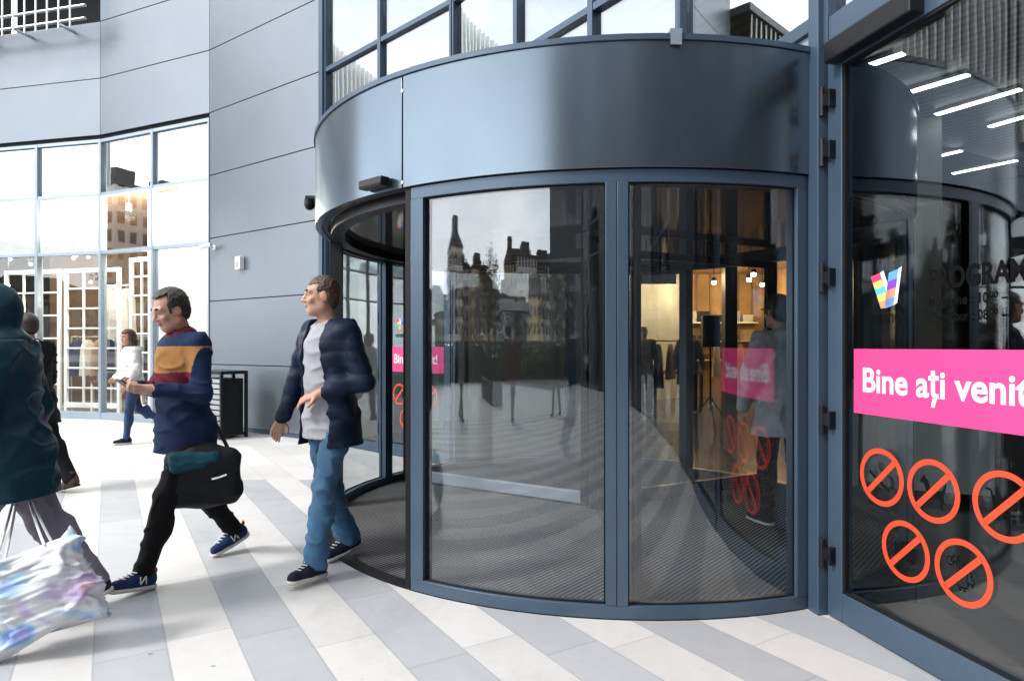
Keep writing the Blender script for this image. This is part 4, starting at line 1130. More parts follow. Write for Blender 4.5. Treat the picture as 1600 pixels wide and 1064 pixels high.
# pale reception desk and a pale column in the hall, seen through the right door
dk = empty('reception_desk', (3.75, 6.25, 0), rad(-24), 'pale grey reception desk standing in the hall behind the right door', 'desk')
MB().box(-.62, .62, -.3, .3, .09, 1.02).build('body', M['offwhite'], dk, bevel=.006)
MB().box(-.66, .66, -.34, .34, 1.021, 1.06).build('counter_top', M['white'], dk, bevel=.004)
MB().box(-.58, .58, -.26, .26, .006, .088).build('plinth', M['black'], dk)
M['clad_mid'] = mat('grey_plaster', (.22, .22, .21), .8, 0, .1, 2)
cl_ = empty('hall_column', (5.15, 8.2, 0), rad(-30), 'pale square column in the hall behind the black lettering of the right door', 'column')
MB().box(-.16, .16, -.16, .16, .006, 4.19).build('shaft', M['clad_mid'], cl_, bevel=.01)
MB().box(-.19, .19, -.19, .19, .0065, .18).build('base', M['blackmetal'], cl_)

# folded stock on the inner shop shelves, panels on its walls
rnd = random.Random(77)
for zi, z in enumerate((1.03, 1.53, 2.03)):
    for k in range(5):
        st_ = MB(); x = 4.8 + .39 * k + rnd.uniform(-.03, .03); n_l = rnd.choice((3, 4, 5, 6))
        for l_ in range(n_l):
            j_ = rnd.uniform(-.012, .012); st_.box(-.13 + j_, .13 + j_, -.14, .14, .05 * l_ + .001, .05 * l_ + .047)
        c_ = rnd.choice(list(CLOTH)); g_ = st_.build('folded_clothes', CLOTH[c_], None, bevel=.012); g_.location = (x, SY1 - .18, z)
        tag(g_, f"{c_} pile of {n_l} folded clothes, {['first', 'second', 'third', 'fourth', 'last'][k]} on the {['lowest', 'middle', 'top'][zi]} inner shop shelf", 'clothes pile', 'folded piles on the inner shop shelves')
mb = MB()
for k in range(12): mb.box(SX0 + .15 + .38 * k, SX0 + .2 + .38 * k, SY1 - .03, SY1 - .001, 2.2, SH - .02)
for k in range(9): mb.box(SX0 + .001, SX0 + .03, SY0 + .4 + .5 * k, SY0 + .46 + .5 * k, .01, SH - .02)
mb.build('wall_batten', M['wood'], shop)
tb = empty('display_table', (3.6, 14.9, 0), .2, 'dark wooden display table in the middle of the inner shop', 'table')
MB().box(-.6, .6, -.4, .4, .78, .83).build('tabletop', M['wood'], tb, bevel=.004)
for x in (-.55, .55):
    for y in (-.35, .35): MB().box(x - .03, x + .03, y - .03, y + .03, .006, .78).build('leg', M['blackmetal'], tb)
tw_ = empty('blank_sign', (2.9, SY0 - .13, 2.62), 0, 'small white sign panel without writing above the inner shop entrance', 'sign')
tw_.name = 'sign_panel'
MB().box(-.35, .35, -.04, 0, 0, .3).build('case', M['blackmetal'], tw_, bevel=.005)
MB().box(-.33, .33, -.046, -.041, .02, .28).build('face', M['offwhite'], tw_)  # plain off-white face, no emission

for az, dist, h, w, lab in ((183.2, 108, 25, 6.0, 'slim grey tower block mirrored in the shop windows, left one'), (187.3, 122, 27, 7, 'tall slim grey tower block mirrored in the shop windows, right one')):
    b = empty('tower_block', (dist * math.cos(rad(az)), dist * math.sin(rad(az)), 0), rad(az + 60), lab, 'building')
    MB().box(-w / 2, w / 2, -w / 2, w / 2, 0, h).build('wall', BM_[1], b)
    MB().box(-w / 2 - .2, w / 2 + .2, -w / 2 - .2, w / 2 + .2, h + .01, h + .5).box(-w / 4, w / 4, -w / 4, w / 4, h + .5, h + 3).build('roof', M['rooft'], b)

# ------------------------------------------------------------------ people: signed distance bodies meshed as one continuous surface
def rot_between(d):
    d = np.array(d, float); return d / np.linalg.norm(d)
class SDF:
    """A list of rounded cones and ellipsoids joined smoothly, then cuts."""
    def __init__(self): self.p = []; self.cuts = []; self.wr = None
    def cone(self, a, b, ra, rb, k=0.02): self.p.append(('c', np.array(a, float), np.array(b, float), ra, rb, k)); return self
    def ell(self, c, r, Rm=None, k=0.03): self.p.append(('e', np.array(c, float), np.array(r, float), np.eye(3) if Rm is None else np.array(Rm, float), k)); return self
    def cut(self, fn): self.cuts.append(fn); return self
    def bounds(self):
        lo, hi = np.full(3, 1e9), np.full(3, -1e9)
        for q in self.p:
            if q[0] == 'c':
                r = max(q[3], q[4])
                for e in (q[1], q[2]): lo = np.minimum(lo, e - r); hi = np.maximum(hi, e + r)
            else:
                r = q[2].max(); lo = np.minimum(lo, q[1] - r); hi = np.maximum(hi, q[1] + r)
        return lo - 0.03, hi + 0.03
    def __call__(self, P):
        d = np.full(len(P), 10.0, np.float32)
        for q in self.p:
            if q[0] == 'c':
                _, a, b, ra, rb, k = q
                ba = b - a; L2 = max(1e-9, ba @ ba); pa = P - a
                h = np.clip(pa @ ba / L2, 0, 1)
                e = np.linalg.norm(pa - h[:, None] * ba, axis=1) - (ra + (rb - ra) * h)
            else:
                _, c, r, Rm, k = q
                l = (P - c) @ Rm
                k0 = np.linalg.norm(l / r, axis=1); k1 = np.linalg.norm(l / (r * r), axis=1) + 1e-9
                e = k0 * (k0 - 1) / k1
            hh = np.clip(0.5 + 0.5 * (d - e) / k, 0, 1)
            d = (d * (1 - hh) + e * hh - k * hh * (1 - hh)).astype(np.float32)
        if self.wr is not None: d = d + self.wr(P)
        for f in self.cuts: d = np.maximum(d, f(P))
        return d

def wrinkles(seed, amp, freq=34.0, quilt=0.0):
    rg = np.random.RandomState(seed)
    ks = rg.normal(0, 1, (7, 3)); ks /= np.linalg.norm(ks, axis=1)[:, None]; ks[:, 2] *= 1.3
    ks *= freq * rg.uniform(.45, 1.5, (7, 1)); ph = rg.uniform(0, 6.28, 7)
    k2 = rg.normal(0, 5, (2, 3)); 
    def f(P):
        w = np.sin(P @ k2[0]) * 0.02; w2 = np.sin(P @ k2[1] + 1) * 0.02
        Q = P + np.stack([w, w2, w - w2], 1)
        s = sum(np.sin(Q @ ks[i] + ph[i]) for i in range(7)) / 3.2
        r_ = np.clip(1 - np.abs(s) * 1.25, 0, 1)
        fo = -amp * 1.25 * r_ ** 1.6 + amp * .35 if not quilt else -amp * np.abs(s) + amp * .5
        return (fo + (quilt * (np.abs(np.sin(P[:, 2] * 46 + 7.5 * w)) ** .5 - .8) if quilt else 0)).astype(np.float32)
    return f

def surface(f, h):
    """Surface nets on a grid that is only refined near the surface."""
    lo, hi = f.bounds(); B = 4
    n = (np.ceil((hi - lo) / h / B).astype(int) + 1) * B
    nc = n // B
    ax = [lo[i] + (np.arange(nc[i]) * B + (B - 1) / 2) * h for i in range(3)]
    C = np.stack(np.meshgrid(*ax, indexing='ij'), -1).reshape(-1, 3)
    dc = f(C).reshape(nc)
    D = np.repeat(np.repeat(np.repeat(dc, B, 0), B, 1), B, 2).astype(np.float32)
    near = np.argwhere(np.abs(dc) < B * h * 1.25 + 0.012)
    off = np.stack(np.meshgrid(*[np.arange(B)] * 3, indexing='ij'), -1).reshape(-1, 3)
    I = (near[:, None, :] * B + off[None]).reshape(-1, 3)
    D[I[:, 0], I[:, 1], I[:, 2]] = f(lo + I * h)
    D[0] = D[-1] = 1; D[:, 0] = D[:, -1] = 1; D[:, :, 0] = D[:, :, -1] = 1
    S = D < 0
    c = [S[i:n[0] - 1 + i, j:n[1] - 1 + j, k:n[2] - 1 + k] for i in (0, 1) for j in (0, 1) for k in (0, 1)]
    cnt = sum(x.astype(np.int8) for x in c)
    cells = np.argwhere((cnt > 0) & (cnt < 8))
    idx = np.full(n - 1, -1, np.int32); idx[cells[:, 0], cells[:, 1], cells[:, 2]] = np.arange(len(cells))
    acc = np.zeros((len(cells), 3)); num = np.zeros(len(cells))
    cor = [(i, j, k) for i in (0, 1) for j in (0, 1) for k in (0, 1)]
    for a in range(8):
        for b in range(a + 1, 8):
            A, Bc = np.array(cor[a]), np.array(cor[b])
            if np.abs(A - Bc).sum() != 1: continue
            pa, pb = cells + A, cells + Bc
            da = D[pa[:, 0], pa[:, 1], pa[:, 2]]; db = D[pb[:, 0], pb[:, 1], pb[:, 2]]
            m = (da < 0) != (db < 0)
            t = np.where(m, da / np.where(m, da - db, 1), 0)
            acc[m] += (pa + (pb - pa) * t[:, None])[m]; num[m] += 1
    V = lo + acc / num[:, None] * h
    F = []
    for axis in range(3):
        o1, o2 = [(1, 2), (2, 0), (0, 1)][axis]
        sl0 = [slice(None)] * 3; sl1 = [slice(None)] * 3
        sl0[axis] = slice(0, -1); sl1[axis] = slice(1, None)
        E = np.argwhere(S[tuple(sl0)] != S[tuple(sl1)])
        E = E[(E[:, o1] > 0) & (E[:, o2] > 0) & (E[:, o1] < n[o1] - 1) & (E[:, o2] < n[o2] - 1)]
        e1 = np.zeros(3, int); e1[o1] = 1; e2 = np.zeros(3, int); e2[o2] = 1
        q = [E - e1 - e2, E - e2, E, E - e1]
        Q = np.stack([idx[x[:, 0], x[:, 1], x[:, 2]] for x in q], 1)
        fl = S[E[:, 0], E[:, 1], E[:, 2]]
        Q[~fl] = Q[~fl][:, ::-1]
        F.append(Q[(Q >= 0).all(1)])
    return V, np.concatenate(F)

def sdf_obj(name, f, h, mats, parent, sel=None):
    V, F = surface(f, h)
    me = bpy.data.meshes.new(name); me.from_pydata(V.tolist(), [], F.tolist())
    for m in (mats if isinstance(mats, (list, tuple)) else [mats]): me.materials.append(m)
    me.polygons.foreach_set('use_smooth', [True] * len(F))
    if sel is not None: me.polygons.foreach_set('material_index', sel(V[F].mean(1)).astype(int).tolist())
    me.update()
    return link(bpy.data.objects.new(name, me), parent)

def Rx(a): c, s = math.cos(a), math.sin(a); return np.array([[1, 0, 0], [0, c, -s], [0, s, c]])
def Ry(a): c, s = math.cos(a), math.sin(a); return np.array([[c, 0, s], [0, 1, 0], [-s, 0, c]])
def Rz(a): c, s = math.cos(a), math.sin(a); return np.array([[c, -s, 0], [s, c, 0], [0, 0, 1]])
def nz(v): v = np.array(v, float); return v / np.linalg.norm(v)

def skin_mat(name, c):
    m, nt, p = nodes_of(name)
    v = coords(nt)
    n = nd(nt, 'ShaderNodeTexNoise', Scale=14.0, Detail=5.0); nt.links.new(v, n.inputs['Vector'])
    r = nd(nt, 'ShaderNodeValToRGB'); r.color_ramp.elements[0].position = .35; r.color_ramp.elements[1].position = .65
    r.color_ramp.elements[0].color = (c[0] * .85, c[1] * .75, c[2] * .72, 1); r.color_ramp.elements[1].color = (*c, 1)
    nt.links.new(n.outputs['Fac'], r.inputs['Fac']); nt.links.new(r.outputs['Color'], p.inputs['Base Color'])
    p.inputs['Roughness'].default_value = .48
    p.inputs['Subsurface Weight'].default_value = .12; p.inputs['Subsurface Radius'].default_value = (.02, .008, .005); p.inputs['Subsurface Scale'].default_value = .5
    return m
M['skin'] = skin_mat('skin', (0.50, 0.29, 0.21))
M['lips'] = mat('lips', (0.32, 0.12, 0.10), .4)
M['eye_white'] = mat('eye_white', (.36, .34, .32), .35)
M['eye_dark'] = mat('eye_dark', (.02, .014, .01), .12)
def hair_mat(name, c): return mat(name, c, .5, 0, .45, 30, .5, 60, stretch=(3, 3, .5))
M['hair_dark'] = hair_mat('hair_dark', (.022, .014, .010)); M['hair_brown'] = hair_mat('hair_brown', (.055, .028, .016))
def fabric(name, c, n=.22, sc=9, rough=.85, bump=.3, bs=160, sheen=0): return mat(name, c, rough, 0, n, sc, bump, bs, spec=.18)
F_ = dict(navy=fabric('navy_shell', (.006, .012, .032), rough=.5, sheen=.05), navy_soft=fabric('navy_knit', (.009, .021, .060)), tee=fabric('grey_tee', (.33, .34, .37), .1), black=fabric('black_cloth', (.006, .006, .007)),
          teal=fabric('teal_shell', (.002, .028, .045), rough=.55, sheen=.05), mauve=fabric('grey_lilac_cloth', (.22, .20, .24)), white=fabric('white_quilt', (.66, .65, .63), .05, rough=.7), grey=fabric('grey_cloth', (.30, .295, .31)),
          palegrey=fabric('pale_grey_cloth', (.34, .335, .355)), mustard=fabric('mustard_knit', (.30, .145, .05)), maroon=fabric('maroon_knit', (.12, .012, .025)), taupe=fabric('taupe_cloth', (.13, .115, .10)), brownl=fabric('brown_leather', (.07, .04, .025), rough=.5))
def jeans_mat(name, c):
    m = mat(name, c, .85, 0, .42, 5.0, .3, 220, sheen=.1, stretch=(1, 1, .35)); return m
M['jeans'] = jeans_mat('blue_jeans', (.035, .115, .215)); M['jeans_dark'] = jeans_mat('dark_jeans', (.012, .035, .11))
M['shoe_navy'] = fabric('navy_suede', (.010, .028, .085), rough=.7); M['shoe_dark'] = fabric('dark_suede', (.012, .016, .03), rough=.7)
M['sole'] = mat('white_rubber', (.62, .60, .56), .6, 0, .08, 20); M['trim_red'] = mat('red_trim', (.65, .10, .06), .6)

def make_person(label, pos, face, H, pose, wear, res=0.0065, gres=0.011, group=None, hair=None):
    """face = walking direction (x, y) in the world.  Local frame: x right, y forward, z up."""
    s = H / 1.78
    fx, fy = nz((face[0], face[1]))
    rz = math.atan2(fy, fx) - math.pi / 2
    root = empty('person', (pos[0], pos[1], 0), rz, label, 'person', group)
    lean = pose.get('lean', .04); tw = pose.get('twist', 0.0)
    TR = Rz(tw) @ Rx(-lean)                      # torso rotation
    hipz = .925 * s
    legs = {}
    for sd in (-1, 1):
        th, kn, fp_ = pose['legs'][0 if sd < 0 else 1]
        hip = np.array([sd * .092 * s, 0, hipz])
        spl = pose.get('splay', .03)
        dth = nz([sd * spl, math.sin(th), -math.cos(th)])
        knee = hip + dth * .435 * s
        sh = th - kn
        dsh = nz([sd * spl * .4, math.sin(sh), -math.cos(sh)])
        ank = knee + dsh * .425 * s
        fd = np.array([sd * .12, math.cos(fp_), math.sin(fp_)]); fd = nz(fd)
        fu = nz(np.cross(np.cross(fd, [0, 0, 1]), fd))
        legs[sd] = dict(hip=hip, knee=knee, ank=ank, fd=fd, fu=fu, dsh=dsh)
    low = min(min((l['ank'] + l['fd'] * q * s - l['fu'] * .085 * s)[2] for q in (-.07, .185)) for l in legs.values())
    dz = -low + 0.001
    for l in legs.values():
        for k_ in ('hip', 'knee', 'ank'): l[k_] = l[k_] + np.array([0, 0, dz])
    pel = np.array([0, 0, hipz + dz])
    def T(x, y, z): return pel + TR @ (np.array([x, y, z]) * s)
    sho = {sd: T(sd * .172, -.01, .495) for sd in (-1, 1)}
    neck0, neck1 = T(0, -.015, .545), T(0, .012, .615)
    hy, hp = pose.get('head', (0, 0))
    HR = Rz(tw + hy) @ Rx(-hp - lean * .4)
    hc = neck1 + HR @ (np.array([0, .022, .105]) * s)
    def Hd(x, y, z): return hc + HR @ (np.array([x, y, z]) * s)
    arms = {}
    for sd in (-1, 1):
        ua, fa, curl = pose['arms'][0 if sd < 0 else 1][:3]
        ua = nz([sd * ua[0], ua[1], ua[2]]); fa = nz([sd * fa[0], fa[1], fa[2]])
        if pose.get('arms_in_torso'): ua, fa = TR @ ua, TR @ fa
        elb = sho[sd] + ua * .295 * s; wri = elb + fa * .255 * s
        pn = pose['arms'][0 if sd < 0 else 1][3] if len(pose['arms'][0 if sd < 0 else 1]) > 3 else (-1, 0, 0)
        pn = np.array([sd * pn[0], pn[1], pn[2]], float); pn = nz(pn - fa * (pn @ fa))
        arms[sd] = dict(elb=elb, wri=wri, fa=fa, curl=curl, pn=pn, ua=ua)
    P_ = dict(pel=pel, T=T, TR=TR, sho=sho, arms=arms, legs=legs, s=s, root=root, Hd=Hd, HR=HR, neck0=neck0, neck1=neck1)

    def torso(f, g, k=.05):
        f.ell(T(0, .012, .36), (np.array([.158, .112, .20]) + g) * s, TR, k); f.ell(T(0, .02, .16), (np.array([.142, .105, .17]) + g) * s, TR, k)
        f.ell(T(0, -.008, .0), (np.array([.160, .112, .125]) + g) * s, TR, k)
        f.cone(T(-.13, -.012, .487), T(.13, -.012, .487), (.052 + g) * s, (.052 + g) * s, k)
        f.cone(T(-.08, -.02, .53), T(.08, -.02, .53), (.04 + g) * s, (.04 + g) * s, k)
    def leg(f, sd, g, ga=None, k=.035):
        l = legs[sd]; ga = g if ga is None else ga
        f.cone(l['hip'] - np.array([0, 0, .03 * s]), l['knee'], (.080 + g) * s, (.054 + g) * s, k)
        f.cone(l['knee'], l['ank'], (.052 + g) * s, (.037 + ga) * s, k)
        f.ell(l['knee'] * .70 + l['ank'] * .30 - np.cross(l['dsh'], [1, 0, 0]) * (-.012) * s, np.array([.05, .055, .11]) * s + g * s, None, k)
    def arm(f, sd, g, gw=None, k=.03, upto=1.0):
        a = arms[sd]; gw = g if gw is None else gw
        f.cone(sho[sd], a['elb'], (.052 + g) * s, (.041 + g) * s, k)
        f.cone(a['elb'], a['elb'] + (a['wri'] - a['elb']) * upto, (.041 + g) * s, (.028 + gw) * s, k)

    # ---- the body, one surface
    b = SDF(); torso(b, 0)
    for sd in (-1, 1):
        leg(b, sd, 0); arm(b, sd, 0)
        l = legs[sd]
        b.cone(l['ank'] - l['fu'] * .05 * s - l['fd'] * .03 * s, l['ank'] + l['fd'] * .13 * s - l['fu'] * .06 * s, .034 * s, .026 * s, .03)
        # hand: palm, four unequal fingers with two bends, thumb
        a = arms[sd]; w, d, pn = a['wri'], a['fa'], a['pn']; side = np.cross(d, pn)
        if sd > 0: side = -side     # points to the thumb
        pc = w + d * .048 * s
        b.cone(w - d * .01 * s, w + d * .03 * s, .026 * s, .027 * s, .02)
        for q in (-.026, -.009, .009, .026): b.cone(w + d * .02 * s + side * q * .7 * s, w + d * .085 * s + side * q * s, .0135 * s, .0115 * s, .012)
        for q, ln in ((.028, .072), (.0095, .080), (-.0095, .075), (-.028, .058)):
            p0 = w + d * .088 * s + side * q * s; cu = a['curl'] * (1 + (.0 - q) * 4)
            dd = d
            for frac, bend, r0, r1 in ((.42, .55, .0088, .0082), (.33, 1.0, .0082, .0075), (.25, .7, .0075, .0062)):
                ang_ = cu * bend; dd = nz(dd * math.cos(ang_) + nz(pn - dd * (pn @ dd)) * math.sin(ang_))
                p1 = p0 + dd * ln * frac * s; b.cone(p0, p1, r0 * s, r1 * s, .004); p0 = p1
        t0 = w + d * .025 * s + side * .024 * s; t1 = t0 + nz(d * .7 + side * .7 + pn * .35) * .042 * s; t2 = t1 + nz(d * .9 + side * .15 + pn * (.2 + .5 * a['curl'])) * .034 * s
        b.cone(t0, t1, .0125 * s, .0105 * s, .008); b.cone(t1, t2, .0105 * s, .0085 * s, .004)
    b.cone(neck0 - TR @ np.array([0, 0, .04 * s]), neck1 + HR @ np.array([0, .008, .05]) * s, .060 * s, .052 * s, .03)
    b.ell(Hd(0, -.014, .035), np.array([.0745, .094, .083]) * s, HR, .02); b.ell(Hd(0, .024, -.035), np.array([.060, .070, .078]) * s, HR, .03)
    b.ell(Hd(0, .062, -.088), np.array([.027, .022, .022]) * s, HR, .025); b.cone(Hd(-.045, .0, -.062), Hd(-.016, .062, -.09), .022 * s, .018 * s, .03); b.cone(Hd(.045, .0, -.062), Hd(.016, .062, -.09), .022 * s, .018 * s, .03)
    b.cone(Hd(0, .086, .020), Hd(0, .108, -.022), .0085 * s, .0125 * s, .012); b.ell(Hd(-.013, .096, -.028), np.array([.009, .011, .008]) * s, HR, .008); b.ell(Hd(.013, .096, -.028), np.array([.009, .011, .008]) * s, HR, .008)
    b.cone(Hd(-.042, .072, .030), Hd(-.012, .083, .030), .010 * s, .010 * s, .02); b.cone(Hd(.042, .072, .030), Hd(.012, .083, .030), .010 * s, .010 * s, .02)
    b.ell(Hd(-.04, .068, -.022), np.array([.02, .016, .016]) * s, HR, .02); b.ell(Hd(.04, .068, -.022), np.array([.02, .016, .016]) * s, HR, .02)
    b.ell(Hd(0, .091, -.050), np.array([.022, .008, .0055]) * s, HR, .005); b.ell(Hd(0, .090, -.060), np.array([.020, .009, .0065]) * s, HR, .005)
    for q in (-1, 1): b.ell(Hd(q * .076, -.006, -.004), np.array([.010, .022, .032]) * s, HR @ Rz(q * .35) @ Rx(-.15), .008)
    # bare body only where it shows: everything under the clothes is pulled in slightly so no skin pokes through
    def lipsel(c):
        q = (c - hc) @ HR / s
        return ((np.abs(q[:, 0]) < .021) & (q[:, 2] < -.044) & (q[:, 2] > -.068) & (q[:, 1] > .083)).astype(int)
    sdf_obj('body', b, res, [M['skin'], M['lips']], root, lipsel)
    if pose.get('face', True):
        for q in (-1, 1):
            e_ = MB(); c = Hd(q * .031, .0715, .008); e_.sphere(tuple(c), .0122 * s, 12, 0); c2 = Hd(q * .031, .0792, .008); e_.sphere(tuple(c2), .0062 * s, 10, 1)
            e_.build('eye', [M['eye_white'], M['eye_dark']], root, smooth=True)
            e_ = SDF(); e_.cone(Hd(q * .046, .0775, .033), Hd(q * .03, .0875, .037), .0022 * s, .0032 * s); e_.cone(Hd(q * .03, .0875, .037), Hd(q * .014, .0925, .034), .0032 * s, .003 * s)
            sdf_obj('eyebrow', e_, .0022, M['hair_dark'], root)

    # ---- clothes
    hm = M[hair[1]] if hair else None
    if hair:
        f = SDF(); g = hair[2] if len(hair) > 2 else .010
        f.ell(Hd(0, -.018, .042), (np.array([.0765, .094, .085]) + g) * s, HR, .02)
        if hair[0] != 'long': f.ell(Hd(0, -.055, -.02), (np.array([.062, .05, .06]) + g * .5) * s, HR, .03)
        f.wr = wrinkles(3, .003, 110)
        hl = {'short': .030, 'receding': .012, 'long': .022}[hair[0]]
        def facecut(P, hl=hl):
            q = (P - hc) @ HR / s
            front = np.minimum(q[:, 1] - .035 + .55 * np.maximum(0, q[:, 2] - .045), .062 + .03 * (hair[0] == 'short') - q[:, 2] + .2 * (.09 - q[:, 1]))      # >0 in the face
            ear = np.minimum(.03 - np.abs(q[:, 1] + .006), np.minimum(np.abs(q[:, 0]) - .06, .02 - q[:, 2])) if hair[0] != 'long' else np.full(len(P), -1.)
            return (np.maximum(front, ear) * s).astype(np.float32)
        f.cut(facecut)
        if hair[0] == 'long':
            for q in (-1, 1):
                f.cone(Hd(q * .062, -.01, .02), Hd(q * .075, .02, -.12), .034 * s, .034 * s, .03); f.cone(Hd(q * .075, .02, -.12), Hd(q * .085, .05, -.25), .034 * s, .022 * s, .03)
            f.cone(Hd(0, -.06, .0), Hd(0, -.07, -.2), .07 * s, .05 * s, .03)
        sdf_obj('hair', f, .004 if res < .008 else .009, hm, root)
    for gi, w in enumerate(wear):
        kind = w[0]; m_ = w[1]; o = w[2] if len(w) > 2 else {}
        m_ = F_.get(m_, M.get(m_)) if isinstance(m_, str) else m_
        f = SDF(); seed = gi * 13 + int(H * 1000)
        if kind == 'top':
            g = o.get('g', .022); gs = o.get('gs', g * .85)
            torso(f, g)
            hem = o.get('hem', -.10)
            if hem < -.08: f.cone(T(-.03, 0, -.02), T(-.035, 0, hem - .1), (.125 + g) * s, (.125 + g + o.get('flare', 0)) * s, .05); f.cone(T(.03, 0, -.02), T(.035, 0, hem - .1), (.125 + g) * s, (.125 + g + o.get('flare', 0)) * s, .05)
            sl = o.get('sleeve', 1.0)
            if sl > 0:
                for sd in (-1, 1): arm(f, sd, gs, o.get('cuff', gs * .7), .04, sl if not isinstance(sl, tuple) else sl[0 if sd < 0 else 1])
            if o.get('collar', 0): f.cone(T(0, -.02, .53), T(0, -.008, .53 + o['collar']), .068 * s, .074 * s, .02)
            if o.get('hood'):
                f.ell(T(0, -.10, .54), np.array([.12, .075, .075]) * s, TR @ Rx(-.5), .03)
            f.wr = wrinkles(seed, o.get('wr', .006), o.get('wf', 30), -o.get('quilt', 0))
            f.cut(lambda P, hem=hem: (hem * s - ((P - pel) @ TR)[:, 2]).astype(np.float32) - 10 * s * 0 if False else np.where(np.abs(((P - pel) @ TR)[:, 0]) < .30 * s, (hem * s - ((P - pel) @ TR)[:, 2]), -1).astype(np.float32))
            top = o.get('neck', .575)
            f.cut(lambda P, top=top: (((P - pel) @ TR)[:, 2] - top * s).astype(np.float32))
            # neck hole
            na, nb = T(0, -.01, .50), T(0, .03, .66)
            def neckcut(P, r=o.get('neckr', .060)):
                ba = nb - na; h = np.clip((P - na) @ ba / (ba @ ba), 0, 1); return (r * s - np.linalg.norm(P - na - h[:, None] * ba, axis=1)).astype(np.float32)
            f.cut(neckcut)
            if o.get('open'):
                ow = o['open']; off = o.get('open_x', 0.0)
                def opencut(P):
                    q = (P - pel) @ TR / s
                    half = ow * (.55 + .9 * np.clip((.5 - q[:, 2]), 0, .55)) if not o.get('vneck') else ow * np.clip((q[:, 2] - .30) / .25, 0, 1)
                    return (np.minimum(half - np.abs(q[:, 0] - off), q[:, 1] - .015) * s).astype(np.float32)
                f.cut(opencut)
            sel = None; mats = m_
            if o.get('bands'):
                zs, bm_ = o['bands']; mats = [m_] + [F_[x] for x in bm_]
                def sel(c, zs=zs):
                    q = (c - pel) @ TR / s; r = np.zeros(len(c), int)
                    for i, (a_, b_) in enumerate(zs): r[(q[:, 2] > a_) & (q[:, 2] < b_) & ((q[:, 0] / .245) ** 2 + ((q[:, 1] - .01) / .185) ** 2 < 1)] = i + 1
                    return r
            ob = sdf_obj(o.get('name', 'jacket'), f, gres, mats, root, sel)
            if o.get('zip'):
                pass
        elif kind == 'trousers':
            g = o.get('g', .016); ga = o.get('ga', .030)
            f.ell(T(0, -.006, .0), (np.array([.152, .108, .125]) + g) * s, None, .04)
            for sd in (-1, 1): leg(f, sd, g, ga, .03)
            f.wr = wrinkles(seed, o.get('wr', .006), 34)
            f.cut(lambda P: (P[:, 2] - (pel[2] + .09 * s)).astype(np.float32))
            for sd in (-1, 1):
                l = legs[sd]
                f.cut(lambda P, l=l: np.where(np.linalg.norm(P - l['ank'], axis=1) < .14 * s, (P - (l['ank'] + l['dsh'] * o.get('len', .035) * s)) @ l['dsh'], -1).astype(np.float32))
            sdf_obj(o.get('name', 'trousers'), f, gres, m_, root)
        elif kind == 'shoes':
            for sd in (-1, 1):
                l = legs[sd]; A, d, u = l['ank'], l['fd'], l['fu']; si = nz(np.cross(d, u)); Rf = np.stack([si, d, u], 1)
                f = SDF(); z0 = A - u * .085 * s
                f.cone(z0 - d * .035 * s + u * .050 * s, z0 + d * .06 * s + u * .045 * s, .043 * s, .042 * s, .03); f.cone(z0 + d * .06 * s + u * .04 * s, z0 + d * .155 * s + u * .032 * s, .042 * s, .034 * s, .03)
                f.cone(z0 - d * .02 * s + u * .06 * s, z0 - d * .01 * s + u * .108 * s, .044 * s, .042 * s, .03)
                if o.get('boot'): f.cone(z0 - d * .01 * s + u * .10 * s, z0 + u * .17 * s, .046 * s, .05 * s, .03)
                f.wr = wrinkles(seed + sd, .002, 60)
                f.cut(lambda P, z0=z0, u=u: (.018 * s - (P - z0) @ u).astype(np.float32)); 
                f.cut(lambda P, z0=z0, u=u, hh=(.16 if o.get('boot') else .118): ((P - z0) @ u - hh * s).astype(np.float32))
                sh_ = sdf_obj('shoe', f, min(gres, .0075), m_, root)
                f = SDF(); f.cone(z0 - d * .035 * s + u * .02 * s, z0 + d * .05 * s + u * .02 * s, .049 * s, .046 * s, .03); f.cone(z0 + d * .05 * s + u * .02 * s, z0 + d * .155 * s + u * .02 * s, .046 * s, .040 * s, .03)
                f.cut(lambda P, z0=z0, u=u: np.abs((P - z0) @ u - .012 * s) - .012 * s)
                sdf_obj('sole', f, min(gres, .0075), M[o.get('sole', 'sole')], sh_)
                if o.get('laces'):
                    q = MB()
                    for k_ in range(4):
                        c = z0 + d * (.055 + .022 * k_) * s + u * (.098 - .0085 * k_) * s
                        q.cyl(tuple(c - si * .022 * s), tuple(c + si * .022 * s + d * .008), .0035 * s, n=6)
                    q.build('laces', M['sole'], sh_)
                if o.get('mark'):
                    for sgn in (-1, 1):
                        q = MB(); cc_ = z0 + d * .028 * s + u * .058 * s + si * sgn * .0485 * s
                        for (a0_, b0_) in (((-.02, -.02), (-.012, .022)), ((-.012, .022), (.014, -.02)), ((.014, -.02), (.022, .022))):
                            q.cyl(tuple(cc_ + d * a0_[0] * s + u * a0_[1] * s), tuple(cc_ + d * b0_[0] * s + u * b0_[1] * s), .0042 * s, n=6)
                        q.build('emblem', M['sole'], sh_)
                    q = MB(); cc_ = z0 - d * .072 * s + u * .075 * s
                    q.sphere(tuple(cc_ + u * .02 * s), (.012 * s, .012 * s, .02 * s), 10); q.build('heel_tab', M['trim_red'], sh_, smooth=True)
        elif kind == 'scarf':
            f.cone(T(-.05, .0, .545), T(.05, .0, .545), .062 * s, .062 * s, .03); f.ell(T(0, .01, .55), np.array([.09, .085, .045]) * s, TR, .03)
            f.wr = wrinkles(seed, .007, 60); sdf_obj('scarf', f, gres, m_, root)
        elif kind == 'hood':
            f.ell(Hd(0, -.02, .02), np.array([.105, .125, .135]) * s, HR, .03); f.ell(T(0, -.02, .56), np.array([.12, .11, .08]) * s, TR, .05)
            f.wr = wrinkles(seed, .004, 26)
            c_ = Hd(0, .13, -.02); 
